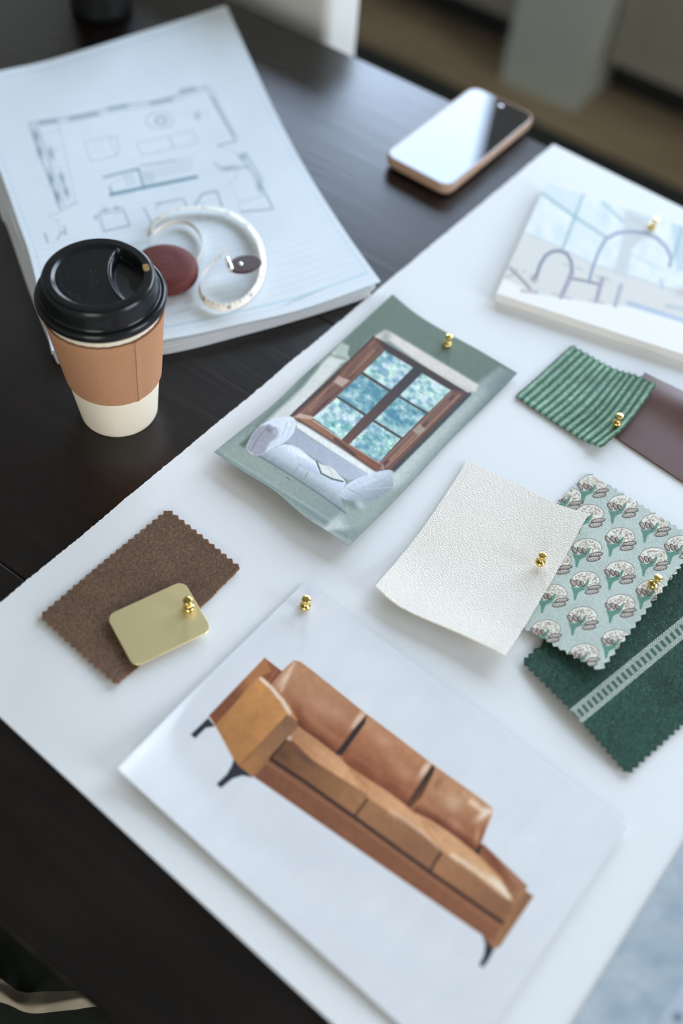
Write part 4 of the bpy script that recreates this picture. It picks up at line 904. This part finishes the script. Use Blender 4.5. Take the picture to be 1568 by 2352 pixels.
    L(q2, [(500, 120), (640, 100), (670, 170), (530, 205), (500, 120)], 2.5, g, .6); L(q2, [(230, 215), (245, 260)], 4, (100, 122, 140), .7); L(q2, [(295, 245), (320, 205), (340, 220), (330, 180)], 3, (96, 120, 140), .7); L(q2, [(270, 150), (300, 145), (310, 210)], 2, lg, .6)
    R = random.Random(5)
    for r in range(4):
        for k in range(9):
            x, y = 1450+r*30-k*2+k*16, 560-r*-10-k*6+r*-22+30; L(q2, [(x, y), (x+R.randint(4, 12), y-R.randint(2, 10))], 2, lg, .65)
    for k in range(10): L(q2, [(1020+k*14, 130-k*2), (1030+k*14, 150-k*2+R.randint(-8, 8))], 2, lg, .5)
    for k in range(6): L(q2, [(860+k*22, 640+k*-6), (872+k*22, 632-k*6)], 2, g, .5)
    L(q2, [(930, 160), (1010, 150), (1050, 60)], 2, lg, .4); L(q2, [(560, 30), (700, 0)], 2, g, .3)
    return c.c
def plain(X, Y, U, V):
    c = Canvas(X, Y, (210, 219, 231)); return c.c
# lower sheets first
topT = [(-78, 185), (0, 163), (102, 141), (230, 103), (400, 50), (518, 12)]
for k in range(6):
    t = k/6.0; z = .0008+.0014*k; o = 1-t; j = RS.uniform(-3, 3, 4)
    top = [(x+3*o, y+4*o, z+.001) for x, y in topT]
    bl = (133-14*t+j[0], 834-24*t+j[1]*.5, z); br = (846+22*t+j[2], 684-34*t, z)
    right = [top[-1], (618+2*o, 238, z+.0005), (692, 382+6*o, z), (775, 530+8*o, z), br]
    left = [top[0], (-2-4*o, 392+75*o, z), (30-12*o, 502+24*o, z), (72-2*o, 610+66*o, z), bl]
    bot = [bl, (370, 813-26*t+j[3]*.6, z), (550, 772-24*t, z), (700, 731-19*t, z), br]
    sheet('drawing_sheet', top, bot, left, right, 60, 60, .00035, M_plan, 'plain under sheet in the stack below the floor plan', 'paper sheet', zf=lambda U, V: .0008*np.sin(U*6)*np.sin(V*4), colf=plain, group='under sheets of the plan stack')
z = .0108
sheet('floor_plan', [(x, y, z+(.004 if x > 450 else 0)) for x, y in topT], [(119, 806, z), (370, 780, z), (550, 745, z), (700, 709, z), (874, 646, z)],
      [(-78, 185, z), (0, 392, z), (39, 502, z), (72, 600, z), (119, 806, z)], [(518, 12, z+.004), (622, 237, z+.001), (697, 380, z), (785, 520, z), (874, 646, z)],
      480, 480, .0003, M_plan, 'top sheet of the plan stack, a blue lined house floor plan', 'floor plan', zf=lambda U, V: .0006*np.sin(U*7)*np.sin(V*5), colf=paint_plan)
zp = .0122

# ================================================================== TAPE MEASURE
tc_ = at(377, 602, zp+.016); tm = empty('tape_measure', (tc_[0], tc_[1], TZ+zp), 'round reddish brown leather tape measure with curled white tape, behind the cup', 'tape measure')
r = .0282; bz = -.016
prof = [(0, -.0005), (.003, -.0004), (.0045, -.0007), (.006, -.0004), (.0075, -.0007), (.012, -.0005), (.018, -.0007), (.023, -.0014), (.0262, -.003), (.0278, -.0052), (r, -.0078), (r-.0008, -.0086), (r-.0008, -.0092), (r, -.0100), (r-.0003, -.0125), (r-.002, -.0148), (.024, -.0158), (0, -.016)]
lathe('case', prof, tc_, M_tapecase, tm, 96)
pts = [(339, 552), (342, 528), (360, 503), (392, 486), (428, 479), (461, 477), (498, 480), (530, 489), (562, 508), (587, 534), (603, 565), (610, 601), (607, 632), (598, 660), (582, 682), (562, 700), (540, 711), (515, 716), (495, 713), (475, 704), (462, 692), (457, 676), (460, 655), (470, 640), (486, 626), (505, 612), (522, 603)]
path = spline([at(x, y, zp+.0004) for x, y in pts], 300)
n = len(path); tg = np.gradient(path, axis=0); tg /= np.linalg.norm(tg, axis=1)[:, None]; out = np.stack([tg[:, 1], -tg[:, 0], tg[:, 2]*0], -1)
tt = np.linspace(0, 1, n); tilt = np.interp(tt, [0, .08, .35, .55, .7, .9, 1], [.5, .9, .96, .6, .15, .2, .5])
lift = np.interp(tt, [0, .8, .9, 1], [.002, 0, .004, .012])
ctr = sum(path)/n; sg = np.sign(((path-ctr)*out).sum(1).mean()); wdir = np.stack([-sg*out[:, 0]*tilt, -sg*out[:, 1]*tilt, np.sqrt(1-tilt**2)], -1)
nw = 7; P = path[:, None]+wdir[:, None]*(np.linspace(0, .0078, nw)[None, :, None])+np.array([0, 0, 1])*lift[:, None, None]
me = bpy.data.meshes.new('tape'); idx = np.arange(n*nw).reshape(n, nw); q = np.stack([idx[:-1, :-1], idx[1:, :-1], idx[1:, 1:], idx[:-1, 1:]], -1).reshape(-1, 4)
me.from_pydata(P.reshape(-1, 3).tolist(), [], q.tolist()); s_ = np.concatenate([[0], np.cumsum(np.linalg.norm(np.diff(path, axis=0), axis=1))])
S_ = np.repeat(s_, nw); Wd = np.tile(np.linspace(0, 1, nw), n); col = np.tile(np.array([222., 222, 220]), (n*nw, 1))
m = ((S_*1000 % 5) < 1.3) & (Wd > .6); col[m] = (184, 180, 176); m = ((S_*1000 % 25) < 3.5) & (Wd > .25) & (Wd < .75); col[m] = (150, 148, 148)
rgba = np.ones((n*nw, 4)); rgba[:, :3] = alb(col); me.color_attributes.new('Col', 'FLOAT_COLOR', 'POINT').data.foreach_set('color', rgba.ravel()); me.update()
tp = finish('tape', me, M_tape, tm); sm = tp.modifiers.new('thickness', 'SOLIDIFY'); sm.thickness = .0004; sm.offset = 0
# second, inner loop of tape
path2 = spline([at(x, y, zp+.001) for x, y in ((352, 545), (375, 526), (405, 515), (430, 517), (450, 531), (462, 552), (464, 580), (452, 606))], 80)
t2 = np.gradient(path2, axis=0); t2 /= np.linalg.norm(t2, axis=1)[:, None]
P = path2[:, None]+np.array([0, 0, 1.])*(np.linspace(0, .0045, 3)[None, :, None]); idx = np.arange(80*3).reshape(80, 3); q = np.stack([idx[:-1, :-1], idx[1:, :-1], idx[1:, 1:], idx[:-1, 1:]], -1).reshape(-1, 4)
me = bpy.data.meshes.new('tape_loop'); me.from_pydata(P.reshape(-1, 3).tolist(), [], q.tolist()); rgba = np.ones((240, 4)); rgba[:, :3] = alb((216, 214, 210)); me.color_attributes.new('Col', 'FLOAT_COLOR', 'POINT').data.foreach_set('color', rgba.ravel()); me.update()
t3 = finish('tape_loop', me, M_tape, tm); sm = t3.modifiers.new('thickness', 'SOLIDIFY'); sm.thickness = .0004
# tab
zt = zp+.016
o_ = [(533, 596), (548, 589), (568, 586), (586, 589), (601, 600), (590, 612), (572, 621), (552, 623), (535, 620), (531, 608)]
o3 = spline([at(x, y, zt) for x, y in o_+[o_[0]]], 60)[:-1]
bm = bmesh.new(); R0 = [bm.verts.new(Vector(p)) for p in o3]; R1 = [bm.verts.new(Vector(p)-Vector((0, 0, .003))) for p in o3]; bm.faces.new(R0); bm.faces.new(R1[::-1])
for k in range(len(R0)): bm.faces.new((R0[k], R1[k], R1[(k+1) % len(R0)], R0[(k+1) % len(R0)]))
tab = from_bm('pull_tab', bm, mat('tab_leather', (.055, .016, .014, 1), .45, bump=(1500, .2, .0002)), tm, smooth=False)
lathe('rivet', [(0, .0012), (.0012, .001), (.0021, .0004), (.0023, -.001), (0, -.001)], at(552, 606, zt+.0002), M_silver, tab, 24)
a, b_ = at(522, 594, zt-.001), at(530, 621, zt-.001)
ax = (b_-a); L_ = np.linalg.norm(ax); lathe('clip', [(0, 0), (.0022, 0), (.0026, .0008), (.0026, L_-.0008), (.0022, L_), (0, L_)], a, M_silver, tm, 20, axis=tuple(ax/L_))

# ================================================================== CUP
S = .6/.56; cb = np.array([*(rz((-.1703*S, .4655*S, 0), yaw))[:2], TZ])
cup = empty('coffee_cup', cb, 'white paper takeaway coffee cup with kraft sleeve and black lid', 'cup')
RC = lambda z: .0293+(.0418-.0293)*z/.118
prof = [(0, .005), (RC(0)-.0015, .005), (RC(0)-.0012, .0003), (RC(0)-.0003, 0), (RC(.001), .001)]+[(RC(z), z) for z in np.linspace(.004, .116, 14)]+[(RC(.117)+.0012, .118), (RC(.117), .1192), (RC(.117)-.0008, .118), (RC(.11)-.0008, .108), (0, .106)]
lathe('cup_body', prof, cb, M_cup, cup, 128)
# side seam of the cup: a thin overlapping flap edge
p1 = at(265, 1000, 0)-cb; an = math.atan2(p1[1], p1[0]); bm = bmesh.new(); v0 = None
for z_ in np.linspace(.002, .114, 20):
    rr = RC(z_)+.00006; a1 = an+.018*0; vs2 = [bm.verts.new(Vector(cb)+Vector((math.cos(an+d)*(rr+e), math.sin(an+d)*(rr+e), z_))) for d, e in ((0, -.0004), (.0, 0), (.06, 0), (.10, -.0004))]
    if v0:
        for k in range(3): bm.faces.new((v0[k], v0[k+1], vs2[k+1], vs2[k]))
    v0 = vs2
from_bm('seam', bm, M_cup, cup, smooth=False)
# sleeve: slightly flattened with two creases
ss = at(316, 913, .046)-cb; sa = math.atan2(ss[1], ss[0])
def sleeve_shape(P):
    a = np.arctan2(P[:, 1], P[:, 0]); rr = np.hypot(P[:, 0], P[:, 1])
    for c0 in (sa, sa+PI):
        d = (a-c0+PI) % (2*PI)-PI; rr = rr+.0009*np.exp(-(d/.05)**2)-.0003*np.exp(-((d-.35)/.2)**2)
    dd = (a-sa+PI) % (2*PI)-PI
    zz = P[:, 2]+np.where(P[:, 2] < .06, -.0018*np.cos(a-sa-.3), 0)
    zz = zz+.0002*np.sin(a*37)*np.where(P[:, 2] > .09, 1, 0)
    P = P.copy(); P[:, 0] = rr*np.cos(a); P[:, 1] = rr*np.sin(a); P[:, 2] = zz; return P
zs = np.linspace(.044, .1085, 10)
prof = [(RC(z)+.0012, z) for z in zs]+[(RC(zs[-1])+.0004, zs[-1])]+[(RC(z)+.0001, z) for z in zs[::-1]]+[(RC(zs[0])+.0012, zs[0])]
sl = lathe('sleeve', prof, cb, M_sleeve, cup, 192, zmod=sleeve_shape)
# cut edge of the sleeve (darker corrugated rim)
rim = [(RC(zs[-1])+.0013, zs[-1]-.0004), (RC(zs[-1])+.0013, zs[-1]+.0002), (RC(zs[-1])+.0002, zs[-1]+.0002), (RC(zs[-1])+.0002, zs[-1]-.0004)]
lathe('rim', rim, cb, M_sleeve_edge, sl, 192, zmod=sleeve_shape)
# glued flap on the right of the crease
bm = bmesh.new(); v0 = None
for z_ in np.linspace(.0445, .108, 12):
    vs2 = []
    for d in np.linspace(0.0, 1.1, 14):
        rr = RC(z_)+.0012+.0009*math.exp(-(d/.05)**2)+.00045; vs2.append(bm.verts.new(Vector(cb)+Vector((math.cos(sa+d)*rr, math.sin(sa+d)*rr, z_-(.0018*math.cos(d-.3) if z_ < .06 else 0)))))
    if v0:
        for k in range(13): bm.faces.new((v0[k], v0[k+1], vs2[k+1], vs2[k]))
    v0 = vs2
from_bm('flap', bm, M_sleeve, sl, smooth=True)
# lid
RI, ZT = .0297, .1364
def circ3(p, q, r):
    ax_, ay = p[:2]; bx, by = q[:2]; cx, cy = r[:2]; D = 2*(ax_*(by-cy)+bx*(cy-ay)+cx*(ay-by))
    ux = ((ax_**2+ay**2)*(by-cy)+(bx**2+by**2)*(cy-ay)+(cx**2+cy**2)*(ay-by))/D; uy = ((ax_**2+ay**2)*(cx-bx)+(bx**2+by**2)*(ax_-cx)+(cx**2+cy**2)*(bx-ax_))/D
    return ux, uy, math.hypot(ux-ax_, uy-ay)
l3 = lambda X_, Y_: at(60+X_/3.92, 520+Y_/3.92, ZT)-cb
ux, uy, ur = circ3(l3(805, 195), l3(745, 385), l3(875, 625))
hole = l3(1080, 372); ha = math.atan2(hole[1], hole[0])
def lid_top(P):
    P = P.copy(); r_ = np.hypot(P[:, 0], P[:, 1]); top = (P[:, 2] > ZT-.0005) & (r_ < .0345)
    s1 = np.clip((RI-r_)/.0021+.5, 0, 1)
    b2 = np.clip((ur-np.hypot(P[:, 0]-ux, P[:, 1]-uy))/.0014+.5, 0, 1)
    s2 = np.clip((ur-np.hypot(P[:, 0]-ux, P[:, 1]-uy)-.0009)/.0022, 0, 1); s2 = s2*s2*(3-2*s2); s3 = np.clip((RI-r_)/.0022+.3, 0, 1)
    lip = np.exp(-((ur-np.hypot(P[:, 0]-ux, P[:, 1]-uy)+.0009)/.0007)**2)*s1
    rad = np.clip((ur-np.hypot(P[:, 0]-ux, P[:, 1]-uy))/.012, 0, 1)
    dz = -.0020*s1-.0014*b2*s3-.0045*s2*s3-.0012*rad*s3+.0005*lip*s3
    P[:, 2] = np.where(top, P[:, 2]+dz, P[:, 2]); return P
prof = [(.0408, .1150), (.0425, .1146), (.0438, .1152), (.0447, .1172), (.0448, .1190), (.0441, .1210), (.0430, .1222), (.0418, .1222), (.0409, .1217), (.0402, .1222), (.0398, .1240), (.0392, .1275), (.0386, .1310), (.0380, .1338), (.0372, .1355), (.0362, .13635), (.0350, ZT), (.0342, ZT)]
prof += [(x, ZT) for x in np.linspace(.0335, .0004, 110)]+[(0, ZT)]
lid = lathe('lid', prof, cb, M_lid, cup, 220, zmod=lid_top)
# sip hole
bm = bmesh.new(); hr = math.hypot(hole[0], hole[1]); vs2 = []
for k in range(24):
    a = 2*PI*k/24; ca, sn = math.cos(a), math.sin(a); sq = (abs(ca)**4+abs(sn)**4)**.25
    dr = .0021*ca/sq; dt = .0036*sn/sq; vs2.append(bm.verts.new(Vector(cb)+Vector((math.cos(ha)*(hr+dr)-math.sin(ha)*dt, math.sin(ha)*(hr+dr)+math.cos(ha)*dt, ZT+.0002))))
bm.faces.new(vs2); ho = from_bm('sip_hole', bm, M_coffee, lid); ho['label'] = 'small golden brown sip opening'
# embossed marks: little raised beads round the left of the inner disc and down its middle
bm = bmesh.new(); RR = random.Random(8)
def bead(x, y, r_):
    p = l3(x, y); m_ = Matrix.Translation(Vector(cb)+Vector((p[0], p[1], ZT-.0020)))@Matrix.Diagonal((1, 1, .55, 1)); bmesh.ops.create_icosphere(bm, subdivisions=2, radius=r_, matrix=m_)
for k in range(44):
    t = k/43; a = math.radians(208-t*118); x = 640+375*math.cos(a)*.93; y = 415+300*math.sin(a)*.86
    bead(x+RR.uniform(-6, 6), y+RR.uniform(-6, 6), RR.uniform(.00022, .00042))
for (x, y) in ((575, 385), (615, 383), (578, 432), (582, 482), (628, 478), (592, 532), (610, 235), (372, 456), (322, 458), (384, 568), (470, 612), (490, 645), (540, 640), (462, 628), (436, 600)): bead(x, y, .00045)
from_bm('embossed_marks', bm, M_lid, lid, smooth=True)

# ================================================================== PHONE
hp = .0150
rect = [at(*p, hp) for p in ((877.7, 354.2), (1088.8, 194), (1230.4, 267.3), (1032.4, 431.6))]
pc = sum(fix_rect(rect))/4
ph = empty('smartphone', (pc[0], pc[1], TZ+.0005), 'smartphone in a beige pink case, dark screen reflecting the window', 'phone')
slab('case', rect, .0125, [(.0016, -.0006), (.0012, 0), (.0004, -.0002), (0, -.0012), (0, -.0075), (.0008, -.0100), (.0024, -.0118), (.0050, -.0128)], M_case, ph, n=10)
slab('screen', rect, .0125, [(.0022, -.0002), (.0018, -.0005), (.0018, -.002)], M_screen, ph, n=10, split=12)
R_ = fix_rect(rect); uu = R_[1]-R_[0]; LU = np.linalg.norm(uu); uu /= LU; ww = R_[3]-R_[0]; LW = np.linalg.norm(ww); ww /= LW
lathe('front_camera', [(0, .0001), (.0024, .0001), (.0024, -.0002), (0, -.0002)], R_[0]+uu*(LU-.011)+ww*LW*.52+np.array([0, 0, -.0002]), M_silver, ph, 24)
for k, (a, l) in enumerate(((.36, .016), (.62, .011))):
    p = R_[3]+uu*LU*a+np.array([0, 0, -.0045]); bm = bmesh.new(); cc = [p-uu*l/2-ww*.0003, p+uu*l/2-ww*.0003, p+uu*l/2+ww*.0007, p-uu*l/2+ww*.0007]
    T0 = [bm.verts.new(Vector(x)+Vector((0, 0, .0014))) for x in cc]; T1 = [bm.verts.new(Vector(x)-Vector((0, 0, .0014))) for x in cc]; bm.faces.new(T0); bm.faces.new(T1[::-1])
    for j in range(4): bm.faces.new((T0[j], T1[j], T1[(j+1) % 4], T0[(j+1) % 4]))
    bmesh.ops.bevel(bm, geom=bm.edges[:], offset=.0004, segments=2, affect='EDGES'); from_bm('side_button', bm, M_case, ph)
# raised camera bump under the case, which lifts the phone off the wood
bp_ = R_[0]+uu*(LU-.030)+ww*LW*.5; box('camera_bump', (bp_[0]-.016, bp_[0]+.016, bp_[1]-.016, bp_[1]+.016, TZ+.0002, TZ+.0035), M_jar, ph, bev=.001)

# ================================================================== DARK JAR (top left)
j0, j1 = at(160, 28), at(308, 28); jr = float(np.linalg.norm(j1-j0)/2)*.97; jc = (j0+j1)/2; jb = at(236, 62); jc = jb+(jc-jb)/np.linalg.norm(jc-jb)*jr; jc[2] = TZ+.0001
prof = [(0, 0), (jr-.003, 0), (jr, .003), (jr, .012)]
for k in range(9): z_ = .014+k*.0035; prof += [(jr-.0012, z_), (jr-.0012, z_+.0008), (jr, z_+.0014), (jr, z_+.0028)]
prof += [(jr, .05), (jr-.002, .052), (jr-.002, .085), (jr-.004, .088), (jr-.006, .088), (jr-.007, .080), (0, .079)]
jar = lathe('ribbed_jar', prof, jc, M_jar, None, 96); tag(jar, 'black ribbed cylindrical jar at the far left of the table', 'jar')

# ------------------------------------------------------------------ view
vs = scene.view_settings; vs.view_transform = 'Standard'; vs.look = 'None'; vs.gamma = 1; vs.exposure = 0.33; vs.use_curve_mapping = False
